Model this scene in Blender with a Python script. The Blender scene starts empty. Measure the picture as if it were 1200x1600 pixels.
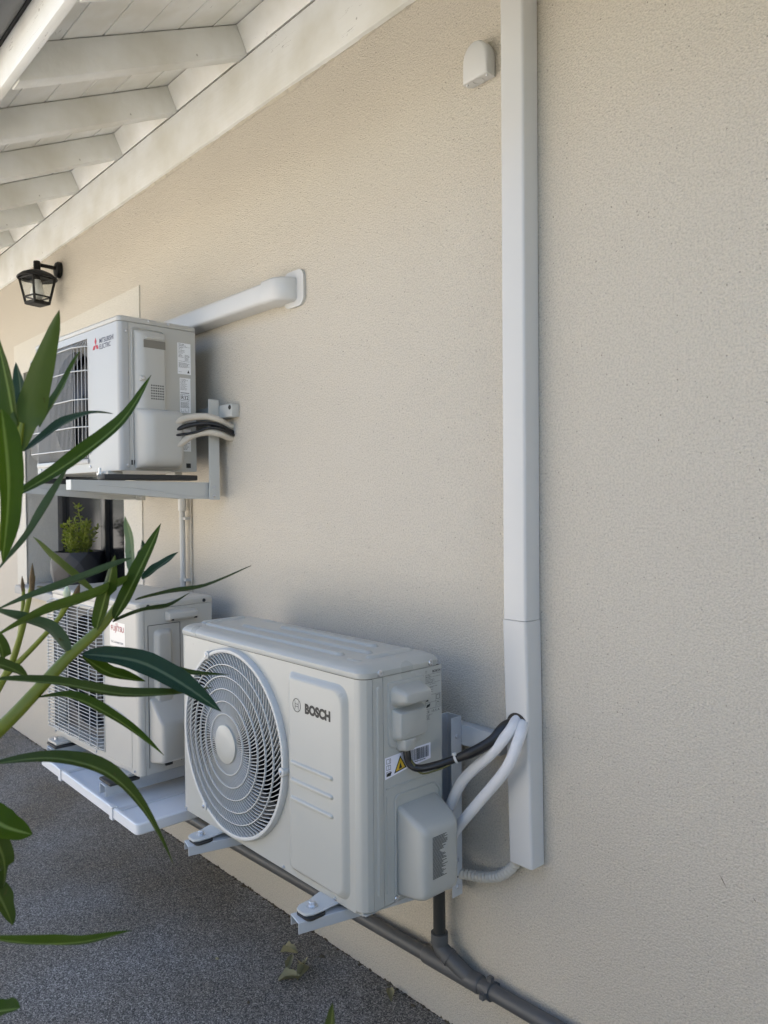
import bpy, bmesh, math, random
from math import sin, cos, pi, radians, sqrt, atan2
from mathutils import Vector, Matrix

random.seed(7)
SC = bpy.context.scene
COL = SC.collection

# ------------------------------------------------------------------ camera, sky, sun, exposure
cam_data = bpy.data.cameras.new('camera')
cam = bpy.data.objects.new('camera', cam_data)
COL.objects.link(cam)
F = Vector((-0.74418, 0.66772, -0.01850)); R = Vector((0.66792, 0.74418, -0.00830)); U = Vector((-0.00823, 0.01853, 0.99979))
cam.matrix_world = Matrix(((R.x, U.x, -F.x, 0.0), (R.y, U.y, -F.y, -1.4), (R.z, U.z, -F.z, 1.334), (0, 0, 0, 1)))
cam_data.sensor_fit = 'HORIZONTAL'
cam_data.sensor_width = 36.0
cam_data.lens = 36.0
cam_data.clip_start = 0.02
cam_data.clip_end = 500.0
cam_data.dof.use_dof = True
cam_data.dof.focus_distance = 1.9
cam_data.dof.aperture_fstop = 18.0
SC.camera = cam

SUN_ELEV, SUN_AZ = 60.0, 20.0            # sun stands behind the house, azimuth from +Y towards +X
world = bpy.data.worlds.new('World')
SC.world = world
world.use_nodes = True
wn = world.node_tree
sky = wn.nodes.new('ShaderNodeTexSky')
sky.sky_type = 'NISHITA'
sky.sun_disc = False
sky.sun_elevation = radians(SUN_ELEV)
sky.sun_rotation = radians(SUN_AZ)
sky.dust_density = 1.4
sky.air_density = 1.0
wn.nodes['Background'].inputs[1].default_value = 0.14
wn.links.new(sky.outputs[0], wn.nodes['Background'].inputs[0])

sun_data = bpy.data.lights.new('sun', 'SUN')
sun_data.energy = 4.1
sun_data.angle = radians(0.5)
sun_data.color = (1.0, 0.94, 0.84)
sun = bpy.data.objects.new('sun', sun_data)
COL.objects.link(sun)
sd = Vector((sin(radians(SUN_AZ)) * cos(radians(SUN_ELEV)), cos(radians(SUN_AZ)) * cos(radians(SUN_ELEV)), sin(radians(SUN_ELEV))))
sun.rotation_euler = sd.to_track_quat('Z', 'Y').to_euler()
sun.location = sd * 30

SC.view_settings.view_transform = 'Standard'
SC.view_settings.look = 'None'
SC.view_settings.exposure = 1.88
SC.view_settings.gamma = 1.0
SC.view_settings.use_curve_mapping = False
SC.cycles.max_bounces = 10
SC.cycles.diffuse_bounces = 6

# ------------------------------------------------------------------ materials
def nodes_of(name):
    m = bpy.data.materials.new(name)
    m.use_nodes = True
    return m, m.node_tree, m.node_tree.nodes['Principled BSDF']

def mat(name, col, rough=0.5, metal=0.0, var=0.06, vscale=6.0, bump=0.0, bscale=200.0, spec=0.5, dirt=0.0, dirtcol=(0.2, 0.17, 0.12), dscale=5.0):
    """paint / metal / plastic with slow tone variation, fine relief and some dirt"""
    m, t, b = nodes_of(name)
    N, Lk = t.nodes, t.links
    tc = N.new('ShaderNodeTexCoord')
    nz = N.new('ShaderNodeTexNoise'); nz.inputs['Scale'].default_value = vscale; nz.inputs['Detail'].default_value = 5
    Lk.new(tc.outputs['Object'], nz.inputs['Vector'])
    mx = N.new('ShaderNodeMix'); mx.data_type = 'RGBA'
    mx.inputs[6].default_value = tuple(c * (1 - var) for c in col) + (1,)
    mx.inputs[7].default_value = tuple(min(1, c * (1 + var)) for c in col) + (1,)
    Lk.new(nz.outputs['Fac'], mx.inputs[0])
    out = mx.outputs[2]
    if dirt > 0:
        n2 = N.new('ShaderNodeTexNoise'); n2.inputs['Scale'].default_value = dscale; n2.inputs['Detail'].default_value = 9; n2.inputs['Roughness'].default_value = 0.7
        Lk.new(tc.outputs['Object'], n2.inputs['Vector'])
        rp = N.new('ShaderNodeValToRGB'); rp.color_ramp.elements[0].position = 0.52; rp.color_ramp.elements[1].position = 0.8
        rp.color_ramp.elements[1].color = (dirt, dirt, dirt, 1)
        Lk.new(n2.outputs['Fac'], rp.inputs[0])
        m2 = N.new('ShaderNodeMix'); m2.data_type = 'RGBA'
        Lk.new(rp.outputs[0], m2.inputs[0]); Lk.new(out, m2.inputs[6]); m2.inputs[7].default_value = dirtcol + (1,)
        out = m2.outputs[2]
    Lk.new(out, b.inputs['Base Color'])
    b.inputs['Metallic'].default_value = metal
    b.inputs['Specular IOR Level'].default_value = spec
    mr = N.new('ShaderNodeMapRange'); mr.inputs['To Min'].default_value = max(0, rough - 0.08); mr.inputs['To Max'].default_value = min(1, rough + 0.08)
    Lk.new(nz.outputs['Fac'], mr.inputs['Value']); Lk.new(mr.outputs[0], b.inputs['Roughness'])
    if bump > 0:
        n3 = N.new('ShaderNodeTexNoise'); n3.inputs['Scale'].default_value = bscale; n3.inputs['Detail'].default_value = 4
        Lk.new(tc.outputs['Object'], n3.inputs['Vector'])
        bp = N.new('ShaderNodeBump'); bp.inputs['Strength'].default_value = bump; bp.inputs['Distance'].default_value = 0.002
        Lk.new(n3.outputs['Fac'], bp.inputs['Height']); Lk.new(bp.outputs[0], b.inputs['Normal'])
    return m

def stucco(name, c1, c2, pits=0.55):
    m, t, b = nodes_of(name)
    N, Lk = t.nodes, t.links
    tc = N.new('ShaderNodeTexCoord')
    big = N.new('ShaderNodeTexNoise'); big.inputs['Scale'].default_value = 1.3; big.inputs['Detail'].default_value = 6
    fine = N.new('ShaderNodeTexNoise'); fine.inputs['Scale'].default_value = 225; fine.inputs['Detail'].default_value = 5; fine.inputs['Roughness'].default_value = 0.65
    vo = N.new('ShaderNodeTexVoronoi'); vo.inputs['Scale'].default_value = 290
    pit = N.new('ShaderNodeTexVoronoi'); pit.inputs['Scale'].default_value = 85
    for n in (big, fine, vo, pit): Lk.new(tc.outputs['Object'], n.inputs['Vector'])
    mx = N.new('ShaderNodeMix'); mx.data_type = 'RGBA'; mx.inputs[6].default_value = c1 + (1,); mx.inputs[7].default_value = c2 + (1,)
    Lk.new(big.outputs['Fac'], mx.inputs[0])
    # fine grain tone
    g = N.new('ShaderNodeMix'); g.data_type = 'RGBA'; g.blend_type = 'MULTIPLY'; g.inputs[0].default_value = 1.0
    gr = N.new('ShaderNodeValToRGB'); gr.color_ramp.elements[0].position = 0.25; gr.color_ramp.elements[0].color = (0.70, 0.70, 0.70, 1); gr.color_ramp.elements[1].position = 0.56; gr.color_ramp.elements[1].color = (1.04, 1.04, 1.04, 1)
    Lk.new(fine.outputs['Fac'], gr.inputs[0]); Lk.new(mx.outputs[2], g.inputs[6]); Lk.new(gr.outputs[0], g.inputs[7])
    # pits in the render: some cells only
    pr = N.new('ShaderNodeValToRGB'); pr.color_ramp.elements[0].position = 0.06; pr.color_ramp.elements[0].color = (1, 1, 1, 1); pr.color_ramp.elements[1].position = 0.17; pr.color_ramp.elements[1].color = (0, 0, 0, 1)
    Lk.new(pit.outputs['Distance'], pr.inputs[0])
    sel = N.new('ShaderNodeSeparateColor'); Lk.new(pit.outputs['Color'], sel.inputs[0])
    gt = N.new('ShaderNodeMath'); gt.operation = 'GREATER_THAN'; gt.inputs[1].default_value = 0.80; Lk.new(sel.outputs[0], gt.inputs[0])
    mu = N.new('ShaderNodeMath'); mu.operation = 'MULTIPLY'; Lk.new(pr.outputs[0], mu.inputs[0]); Lk.new(gt.outputs[0], mu.inputs[1])
    mp = N.new('ShaderNodeMath'); mp.operation = 'MULTIPLY'; mp.inputs[1].default_value = pits; Lk.new(mu.outputs[0], mp.inputs[0])
    pm = N.new('ShaderNodeMix'); pm.data_type = 'RGBA'; Lk.new(mp.outputs[0], pm.inputs[0]); Lk.new(g.outputs[2], pm.inputs[6]); pm.inputs[7].default_value = (0.16, 0.13, 0.10, 1)
    Lk.new(pm.outputs[2], b.inputs['Base Color'])
    b.inputs['Roughness'].default_value = 0.92
    b.inputs['Specular IOR Level'].default_value = 0.25
    h = N.new('ShaderNodeMath'); h.operation = 'MULTIPLY_ADD'; h.inputs[1].default_value = 0.55; Lk.new(vo.outputs['Distance'], h.inputs[0]); Lk.new(fine.outputs['Fac'], h.inputs[2])
    h2 = N.new('ShaderNodeMath'); h2.operation = 'SUBTRACT'; Lk.new(h.outputs[0], h2.inputs[0]); Lk.new(mp.outputs[0], h2.inputs[1])
    bp = N.new('ShaderNodeBump'); bp.inputs['Strength'].default_value = 0.95; bp.inputs['Distance'].default_value = 0.0034
    Lk.new(h2.outputs[0], bp.inputs['Height']); Lk.new(bp.outputs[0], b.inputs['Normal'])
    return m

def aggregate(name):
    """resin bound stone chippings"""
    m, t, b = nodes_of(name)
    N, Lk = t.nodes, t.links
    tc = N.new('ShaderNodeTexCoord')
    v = N.new('ShaderNodeTexVoronoi'); v.inputs['Scale'].default_value = 330
    n = N.new('ShaderNodeTexNoise'); n.inputs['Scale'].default_value = 2.2; n.inputs['Detail'].default_value = 7
    for k in (v, n): Lk.new(tc.outputs['Object'], k.inputs['Vector'])
    s = N.new('ShaderNodeSeparateColor'); Lk.new(v.outputs['Color'], s.inputs[0])
    r = N.new('ShaderNodeValToRGB'); cr = r.color_ramp
    cr.elements[0].position = 0.0; cr.elements[0].color = (0.05, 0.048, 0.046, 1)
    cr.elements[1].position = 1.0; cr.elements[1].color = (0.58, 0.56, 0.535, 1)
    for p, c in ((0.35, (0.15, 0.145, 0.138)), (0.62, (0.255, 0.244, 0.232)), (0.85, (0.38, 0.365, 0.347))):
        e = cr.elements.new(p); e.color = c + (1,)
    Lk.new(s.outputs[0], r.inputs[0])
    br = N.new('ShaderNodeMix'); br.data_type = 'RGBA'; br.blend_type = 'MULTIPLY'
    br.inputs[0].default_value = 1.0
    rr = N.new('ShaderNodeValToRGB'); rr.color_ramp.elements[0].position = 0.35; rr.color_ramp.elements[0].color = (0.78, 0.70, 0.58, 1); rr.color_ramp.elements[1].position = 0.62; rr.color_ramp.elements[1].color = (1.0, 1.0, 1.0, 1)
    Lk.new(n.outputs['Fac'], rr.inputs[0]); Lk.new(r.outputs[0], br.inputs[6]); Lk.new(rr.outputs[0], br.inputs[7])
    Lk.new(br.outputs[2], b.inputs['Base Color'])
    b.inputs['Roughness'].default_value = 0.75
    iv = N.new('ShaderNodeMath'); iv.operation = 'SUBTRACT'; iv.inputs[0].default_value = 1.0; Lk.new(v.outputs['Distance'], iv.inputs[1])
    hh = N.new('ShaderNodeMath'); hh.operation = 'MULTIPLY_ADD'; hh.inputs[1].default_value = 0.6; Lk.new(s.outputs[1], hh.inputs[0]); Lk.new(iv.outputs[0], hh.inputs[2])
    bp = N.new('ShaderNodeBump'); bp.inputs['Strength'].default_value = 1.0; bp.inputs['Distance'].default_value = 0.004
    Lk.new(hh.outputs[0], bp.inputs['Height']); Lk.new(bp.outputs[0], b.inputs['Normal'])
    return m

def leafmat(name, col, rib, back):
    """leaf with a pale midrib along UV v and fine side veins; back of the leaf is paler"""
    m, t, b = nodes_of(name)
    N, Lk = t.nodes, t.links
    uv = N.new('ShaderNodeUVMap'); sp = N.new('ShaderNodeSeparateXYZ'); Lk.new(uv.outputs[0], sp.inputs[0])
    d = N.new('ShaderNodeMath'); d.operation = 'SUBTRACT'; d.inputs[1].default_value = 0.5; Lk.new(sp.outputs[0], d.inputs[0])
    ab = N.new('ShaderNodeMath'); ab.operation = 'ABSOLUTE'; Lk.new(d.outputs[0], ab.inputs[0])
    rp = N.new('ShaderNodeValToRGB'); rp.color_ramp.elements[0].position = 0.030; rp.color_ramp.elements[0].color = (1, 1, 1, 1); rp.color_ramp.elements[1].position = 0.085; rp.color_ramp.elements[1].color = (0, 0, 0, 1)
    Lk.new(ab.outputs[0], rp.inputs[0])
    tc = N.new('ShaderNodeTexCoord'); nz = N.new('ShaderNodeTexNoise'); nz.inputs['Scale'].default_value = 45; nz.inputs['Detail'].default_value = 4
    Lk.new(tc.outputs['Object'], nz.inputs['Vector'])
    c = N.new('ShaderNodeMix'); c.data_type = 'RGBA'; c.inputs[6].default_value = tuple(x * 0.75 for x in col) + (1,); c.inputs[7].default_value = tuple(x * 1.25 for x in col) + (1,)
    Lk.new(nz.outputs['Fac'], c.inputs[0])
    c2 = N.new('ShaderNodeMix'); c2.data_type = 'RGBA'; Lk.new(rp.outputs[0], c2.inputs[0]); Lk.new(c.outputs[2], c2.inputs[6]); c2.inputs[7].default_value = rib + (1,)
    ge = N.new('ShaderNodeNewGeometry')
    c3 = N.new('ShaderNodeMix'); c3.data_type = 'RGBA'; Lk.new(ge.outputs['Backfacing'], c3.inputs[0]); Lk.new(c2.outputs[2], c3.inputs[6]); c3.inputs[7].default_value = back + (1,)
    # brown tip and scattered spots
    tp = N.new('ShaderNodeValToRGB'); tp.color_ramp.elements[0].position = 0.955; tp.color_ramp.elements[1].position = 1.0; Lk.new(sp.outputs[1], tp.inputs[0])
    nb_ = N.new('ShaderNodeTexNoise'); nb_.inputs['Scale'].default_value = 120; nb_.inputs['Detail'].default_value = 2; Lk.new(tc.outputs['Object'], nb_.inputs['Vector'])
    rb_ = N.new('ShaderNodeValToRGB'); rb_.color_ramp.elements[0].position = 0.70; rb_.color_ramp.elements[1].position = 0.76; Lk.new(nb_.outputs['Fac'], rb_.inputs[0])
    mxt = N.new('ShaderNodeMath'); mxt.operation = 'MAXIMUM'; Lk.new(tp.outputs[0], mxt.inputs[0]); Lk.new(rb_.outputs[0], mxt.inputs[1])
    m07 = N.new('ShaderNodeMath'); m07.operation = 'MULTIPLY'; m07.inputs[1].default_value = 0.7; Lk.new(mxt.outputs[0], m07.inputs[0])
    c4 = N.new('ShaderNodeMix'); c4.data_type = 'RGBA'; Lk.new(m07.outputs[0], c4.inputs[0]); Lk.new(c3.outputs[2], c4.inputs[6]); c4.inputs[7].default_value = (0.07, 0.05, 0.02, 1)
    Lk.new(c4.outputs[2], b.inputs['Base Color'])
    b.inputs['Roughness'].default_value = 0.42
    b.inputs['Specular IOR Level'].default_value = 0.14
    wv = N.new('ShaderNodeMath'); wv.operation = 'MULTIPLY_ADD'; wv.inputs[1].default_value = 0.9; Lk.new(ab.outputs[0], wv.inputs[0]); Lk.new(sp.outputs[1], wv.inputs[2])
    sn = N.new('ShaderNodeMath'); sn.operation = 'MULTIPLY'; sn.inputs[1].default_value = 320.0; Lk.new(wv.outputs[0], sn.inputs[0])
    s2 = N.new('ShaderNodeMath'); s2.operation = 'SINE'; Lk.new(sn.outputs[0], s2.inputs[0])
    bp = N.new('ShaderNodeBump'); bp.inputs['Strength'].default_value = 0.30; bp.inputs['Distance'].default_value = 0.0006
    Lk.new(s2.outputs[0], bp.inputs['Height']); Lk.new(bp.outputs[0], b.inputs['Normal'])
    tr = N.new('ShaderNodeBsdfTranslucent'); tr.inputs[0].default_value = (col[0] * 1.6, col[1] * 1.9, col[2] * 0.6, 1)
    ms = N.new('ShaderNodeMixShader'); ms.inputs[0].default_value = 0.22
    Lk.new(b.outputs[0], ms.inputs[1]); Lk.new(tr.outputs[0], ms.inputs[2])
    Lk.new(ms.outputs[0], N['Material Output'].inputs[0])
    return m

def glassmat(name, tint=(0.9, 0.92, 0.92), mixv=0.85):
    m, t, b = nodes_of(name)
    N, Lk = t.nodes, t.links
    tr = N.new('ShaderNodeBsdfTransparent'); tr.inputs[0].default_value = tint + (1,)
    gl = N.new('ShaderNodeBsdfGlossy'); gl.inputs['Roughness'].default_value = 0.03
    lw = N.new('ShaderNodeLayerWeight'); lw.inputs[0].default_value = 0.5
    pw = N.new('ShaderNodeMath'); pw.operation = 'POWER'; pw.inputs[1].default_value = 5.0; Lk.new(lw.outputs['Facing'], pw.inputs[0])
    fr = N.new('ShaderNodeMath'); fr.operation = 'MULTIPLY_ADD'; fr.inputs[1].default_value = 0.9; fr.inputs[2].default_value = 0.05; Lk.new(pw.outputs[0], fr.inputs[0])
    ms = N.new('ShaderNodeMixShader')
    Lk.new(fr.outputs[0], ms.inputs[0]); Lk.new(tr.outputs[0], ms.inputs[1]); Lk.new(gl.outputs[0], ms.inputs[2])
    Lk.new(ms.outputs[0], N['Material Output'].inputs[0])
    return m

def woodmat(name, col):
    """brush painted timber: grain relief, yellowed patches, small knots, insect specks and hairline cracks"""
    m, t, b = nodes_of(name)
    N, Lk = t.nodes, t.links
    tc = N.new('ShaderNodeTexCoord'); mp = N.new('ShaderNodeMapping'); mp.inputs['Scale'].default_value = (1.0, 6.0, 6.0)
    Lk.new(tc.outputs['Object'], mp.inputs[0])
    gr = N.new('ShaderNodeTexNoise'); gr.inputs['Scale'].default_value = 9; gr.inputs['Detail'].default_value = 8; Lk.new(mp.outputs[0], gr.inputs['Vector'])
    pa = N.new('ShaderNodeTexNoise'); pa.inputs['Scale'].default_value = 4.5; pa.inputs['Detail'].default_value = 7; Lk.new(tc.outputs['Object'], pa.inputs['Vector'])
    vo = N.new('ShaderNodeTexVoronoi'); vo.inputs['Scale'].default_value = 16; Lk.new(tc.outputs['Object'], vo.inputs['Vector'])
    wz = N.new('ShaderNodeTexNoise'); wz.inputs['Scale'].default_value = 60; wz.inputs['Detail'].default_value = 3; Lk.new(tc.outputs['Object'], wz.inputs['Vector'])
    c = N.new('ShaderNodeMix'); c.data_type = 'RGBA'; c.inputs[6].default_value = (col[0] * 0.86, col[1] * 0.84, col[2] * 0.78, 1); c.inputs[7].default_value = tuple(min(1, x * 1.05) for x in col) + (1,)
    r0 = N.new('ShaderNodeValToRGB'); r0.color_ramp.elements[0].position = 0.32; r0.color_ramp.elements[1].position = 0.60
    Lk.new(pa.outputs['Fac'], r0.inputs[0]); Lk.new(r0.outputs[0], c.inputs[0])
    # specks: only some cells, broken up by noise
    ad = N.new('ShaderNodeMath'); ad.operation = 'MULTIPLY_ADD'; ad.inputs[1].default_value = 0.22; Lk.new(wz.outputs['Fac'], ad.inputs[0]); Lk.new(vo.outputs['Distance'], ad.inputs[2])
    r1 = N.new('ShaderNodeValToRGB'); r1.color_ramp.elements[0].position = 0.125; r1.color_ramp.elements[0].color = (1, 1, 1, 1); r1.color_ramp.elements[1].position = 0.175; r1.color_ramp.elements[1].color = (0, 0, 0, 1)
    Lk.new(ad.outputs[0], r1.inputs[0])
    se = N.new('ShaderNodeSeparateColor'); Lk.new(vo.outputs['Color'], se.inputs[0])
    gt = N.new('ShaderNodeMath'); gt.operation = 'GREATER_THAN'; gt.inputs[1].default_value = 0.75; Lk.new(se.outputs[0], gt.inputs[0])
    mu = N.new('ShaderNodeMath'); mu.operation = 'MULTIPLY'; Lk.new(r1.outputs[0], mu.inputs[0]); Lk.new(gt.outputs[0], mu.inputs[1])
    m2 = N.new('ShaderNodeMath'); m2.operation = 'MULTIPLY'; Lk.new(mu.outputs[0], m2.inputs[0]); Lk.new(se.outputs[1], m2.inputs[1])
    # hairline cracks along the grain
    mp2 = N.new('ShaderNodeMapping'); mp2.inputs['Scale'].default_value = (0.7, 7.0, 7.0); Lk.new(tc.outputs['Object'], mp2.inputs[0])
    ck = N.new('ShaderNodeTexNoise'); ck.inputs['Scale'].default_value = 4.0; ck.inputs['Detail'].default_value = 4; Lk.new(mp2.outputs[0], ck.inputs['Vector'])
    a1 = N.new('ShaderNodeMath'); a1.operation = 'SUBTRACT'; a1.inputs[1].default_value = 0.5; Lk.new(ck.outputs['Fac'], a1.inputs[0])
    a2 = N.new('ShaderNodeMath'); a2.operation = 'ABSOLUTE'; Lk.new(a1.outputs[0], a2.inputs[0])
    a3 = N.new('ShaderNodeMath'); a3.operation = 'LESS_THAN'; a3.inputs[1].default_value = 0.0012; Lk.new(a2.outputs[0], a3.inputs[0])
    a4 = N.new('ShaderNodeMath'); a4.operation = 'GREATER_THAN'; a4.inputs[1].default_value = 0.60; Lk.new(pa.outputs['Fac'], a4.inputs[0])
    a5 = N.new('ShaderNodeMath'); a5.operation = 'MULTIPLY'; Lk.new(a3.outputs[0], a5.inputs[0]); Lk.new(a4.outputs[0], a5.inputs[1])
    mxm = N.new('ShaderNodeMath'); mxm.operation = 'MAXIMUM'; Lk.new(m2.outputs[0], mxm.inputs[0]); Lk.new(a5.outputs[0], mxm.inputs[1])
    sc = N.new('ShaderNodeMath'); sc.operation = 'MULTIPLY'; sc.inputs[1].default_value = 0.75; Lk.new(mxm.outputs[0], sc.inputs[0])
    c2 = N.new('ShaderNodeMix'); c2.data_type = 'RGBA'; Lk.new(sc.outputs[0], c2.inputs[0]); Lk.new(c.outputs[2], c2.inputs[6]); c2.inputs[7].default_value = (0.10, 0.085, 0.065, 1)
    Lk.new(c2.outputs[2], b.inputs['Base Color'])
    b.inputs['Roughness'].default_value = 0.55
    bp = N.new('ShaderNodeBump'); bp.inputs['Strength'].default_value = 0.35; bp.inputs['Distance'].default_value = 0.003
    Lk.new(gr.outputs['Fac'], bp.inputs['Height']); Lk.new(bp.outputs[0], b.inputs['Normal'])
    return m

MT = {
 'wall': stucco('stucco_beige', (0.572, 0.526, 0.448), (0.642, 0.592, 0.508)),
 'added_bounce_render': mat('pale_render', (0.60, 0.565, 0.50), 0.9, var=0.04, vscale=3, bump=0.4, bscale=120),
 'surround': stucco('stucco_cream', (0.66, 0.635, 0.565), (0.70, 0.67, 0.60), 0.12),
 'wood': woodmat('painted_timber', (0.75, 0.76, 0.745)),
 'wood2': woodmat('painted_boards', (0.82, 0.825, 0.81)),
 'gutter': mat('grey_zinc', (0.10, 0.105, 0.11), 0.45, var=0.1),
 'tile': mat('roof_tile', (0.30, 0.16, 0.10), 0.8, var=0.2),
 'path': aggregate('resin_aggregate'),
 'ground': mat('pale_gravel', (0.58, 0.535, 0.465), 0.9, var=0.25, vscale=40, bump=0.6, bscale=120),
 'bosch': mat('warm_grey_enamel', (0.425, 0.430, 0.402), 0.30, var=0.02, vscale=3, bump=0.03, bscale=500, dirt=0.05, dirtcol=(0.42, 0.40, 0.34)),
 'bosch_p': mat('grey_plastic', (0.42, 0.423, 0.395), 0.42, var=0.02, vscale=4, bump=0.06, bscale=700),
 'mitsu': mat('white_enamel', (0.425, 0.428, 0.42), 0.33, var=0.02, vscale=3, dirt=0.07, dirtcol=(0.45, 0.42, 0.36)),
 'mitsu_s': mat('ivory_enamel', (0.48, 0.472, 0.44), 0.38, var=0.025, vscale=3, dirt=0.10, dirtcol=(0.42, 0.39, 0.33)),
 'fuji': mat('beige_enamel', (0.46, 0.448, 0.41), 0.36, var=0.02, vscale=3, dirt=0.08, dirtcol=(0.42, 0.38, 0.30)),
 'pvc': mat('white_pvc', (0.57, 0.57, 0.558), 0.34, var=0.012, vscale=2, dirt=0.04, dirtcol=(0.6, 0.57, 0.5)),
 'tray': mat('white_tray_plastic', (0.72, 0.735, 0.75), 0.4, var=0.03, vscale=4, dirt=0.12, dirtcol=(0.45, 0.42, 0.36)),
 'galv': mat('painted_bracket_steel', (0.52, 0.54, 0.56), 0.4, metal=0.15, var=0.06, vscale=10, dirt=0.1, dirtcol=(0.35, 0.33, 0.3)),
 'galv2': mat('grey_bracket_steel', (0.52, 0.525, 0.50), 0.45, metal=0.1, var=0.06, vscale=10, dirt=0.15, dirtcol=(0.3, 0.28, 0.25)),
 'zinc': mat('bolt_zinc', (0.62, 0.63, 0.65), 0.28, metal=0.9, var=0.08, vscale=30),
 'rubber': mat('black_rubber', (0.022, 0.022, 0.022), 0.6, var=0.15),
 'black': mat('black_plastic', (0.012, 0.012, 0.013), 0.35, var=0.1),
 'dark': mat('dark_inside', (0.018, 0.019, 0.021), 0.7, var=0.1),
 'filler': mat('dirty_filler', (0.50, 0.46, 0.38), 0.9, var=0.2, vscale=40, bump=0.6, bscale=150, dirt=0.8, dirtcol=(0.10, 0.08, 0.06), dscale=18),
 'slate': mat('dark_roof_slate', (0.035, 0.036, 0.038), 0.6, var=0.15),
 'fin': mat('coil_fins', (0.15, 0.15, 0.145), 0.5, metal=0.2, var=0.15, vscale=40),
 'blade': mat('fan_blade', (0.045, 0.047, 0.05), 0.45, var=0.05),
 'spoke': mat('guard_spoke_enamel', (0.50, 0.51, 0.50), 0.4, var=0.02),
 'wire_dark': mat('grille_upright_enamel', (0.36, 0.36, 0.35), 0.45, var=0.05),
 'wire': mat('guard_enamel', (0.52, 0.53, 0.52), 0.35, var=0.02),
 'drain': mat('grey_drain_pvc', (0.085, 0.088, 0.092), 0.45, var=0.08, vscale=12, dirt=0.25, dirtcol=(0.16, 0.15, 0.13)),
 'hose_black': mat('black_hose', (0.03, 0.031, 0.03), 0.5, var=0.1),
 'conduit': mat('grey_conduit', (0.50, 0.50, 0.49), 0.45, var=0.05),
 'insul': mat('white_pipe_insulation', (0.66, 0.665, 0.68), 0.6, var=0.05, vscale=14, bump=0.45, bscale=300),
 'insul_old': mat('dirty_pipe_insulation', (0.56, 0.51, 0.43), 0.7, var=0.12, vscale=30, bump=0.5, bscale=150, dirt=0.5, dirtcol=(0.3, 0.25, 0.18), dscale=20),
 'ribbed': mat('beige_ribbed_hose', (0.50, 0.48, 0.43), 0.55, var=0.06),
 'red': mat('red_print', (0.42, 0.012, 0.03), 0.5, var=0.02),
 'navy': mat('navy_print', (0.02, 0.025, 0.06), 0.5, var=0.02),
 'ink': mat('black_print', (0.012, 0.014, 0.016), 0.5, var=0.02),
 'paper': mat('label_paper', (0.84, 0.85, 0.87), 0.45, var=0.02),
 'paper_lilac': mat('sticker_paper', (0.80, 0.80, 0.88), 0.4, var=0.02),
 'yellow': mat('warning_yellow', (0.75, 0.48, 0.03), 0.45, var=0.02),
 'lamp': mat('lantern_black', (0.008, 0.008, 0.008), 0.5, spec=0.3, var=0.1, bump=0.1, bscale=300),
 'glass': glassmat('lantern_glass'),
 'bulb': mat('frosted_bulb', (0.85, 0.85, 0.83), 0.3, var=0.01),
 'pane': mat('window_glass', (0.010, 0.011, 0.013), 0.15, var=0.05, spec=0.12),
 'frame': mat('dark_window_frame', (0.020, 0.021, 0.023), 0.4, var=0.1),
 'sill': mat('grey_concrete_sill', (0.42, 0.41, 0.39), 0.8, var=0.12, vscale=14, bump=0.4, bscale=120, dirt=0.4, dirtcol=(0.2, 0.19, 0.17)),
 'pot': mat('dark_slate_pot', (0.022, 0.023, 0.028), 0.5, var=0.2, vscale=14, bump=0.1, bscale=150),
 'soil': mat('soil', (0.05, 0.035, 0.025), 0.95, var=0.3, vscale=60, bump=0.8, bscale=150),
 'stem': mat('green_stem', (0.16, 0.19, 0.014), 0.5, var=0.2, vscale=25, bump=0.15, bscale=200, dirt=0.25, dirtcol=(0.16, 0.13, 0.07), dscale=30),
 'bud_brown': mat('withered_bud', (0.12, 0.075, 0.03), 0.8, var=0.4, vscale=80, bump=0.8, bscale=300),
 'bud_white': mat('pale_bud', (0.55, 0.60, 0.42), 0.5, var=0.15, vscale=60),
 'sprig': leafmat('sprig_leaf', (0.19, 0.225, 0.035), (0.25, 0.27, 0.06), (0.19, 0.22, 0.05)),
 'dry': mat('dry_leaf', (0.27, 0.245, 0.13), 0.75, var=0.35, vscale=40, bump=0.5, bscale=150, dirt=0.4, dirtcol=(0.10, 0.07, 0.035), dscale=40),
 'moss': mat('moss_dirt', (0.085, 0.070, 0.045), 0.95, var=0.4, vscale=60),
 'leaf_green': leafmat('leaf_green', (0.038, 0.068, 0.006), (0.18, 0.235, 0.06), (0.085, 0.115, 0.03)),
 'leaf_blue': leafmat('leaf_bluish', (0.018, 0.044, 0.026), (0.12, 0.16, 0.09), (0.085, 0.12, 0.08)),
 'leaf_dark': leafmat('leaf_dark', (0.034, 0.053, 0.011), (0.135, 0.17, 0.055), (0.07, 0.09, 0.035)),
 'leaf_pale': leafmat('leaf_pale', (0.13, 0.18, 0.10), (0.24, 0.28, 0.16), (0.16, 0.20, 0.13)),
}

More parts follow.
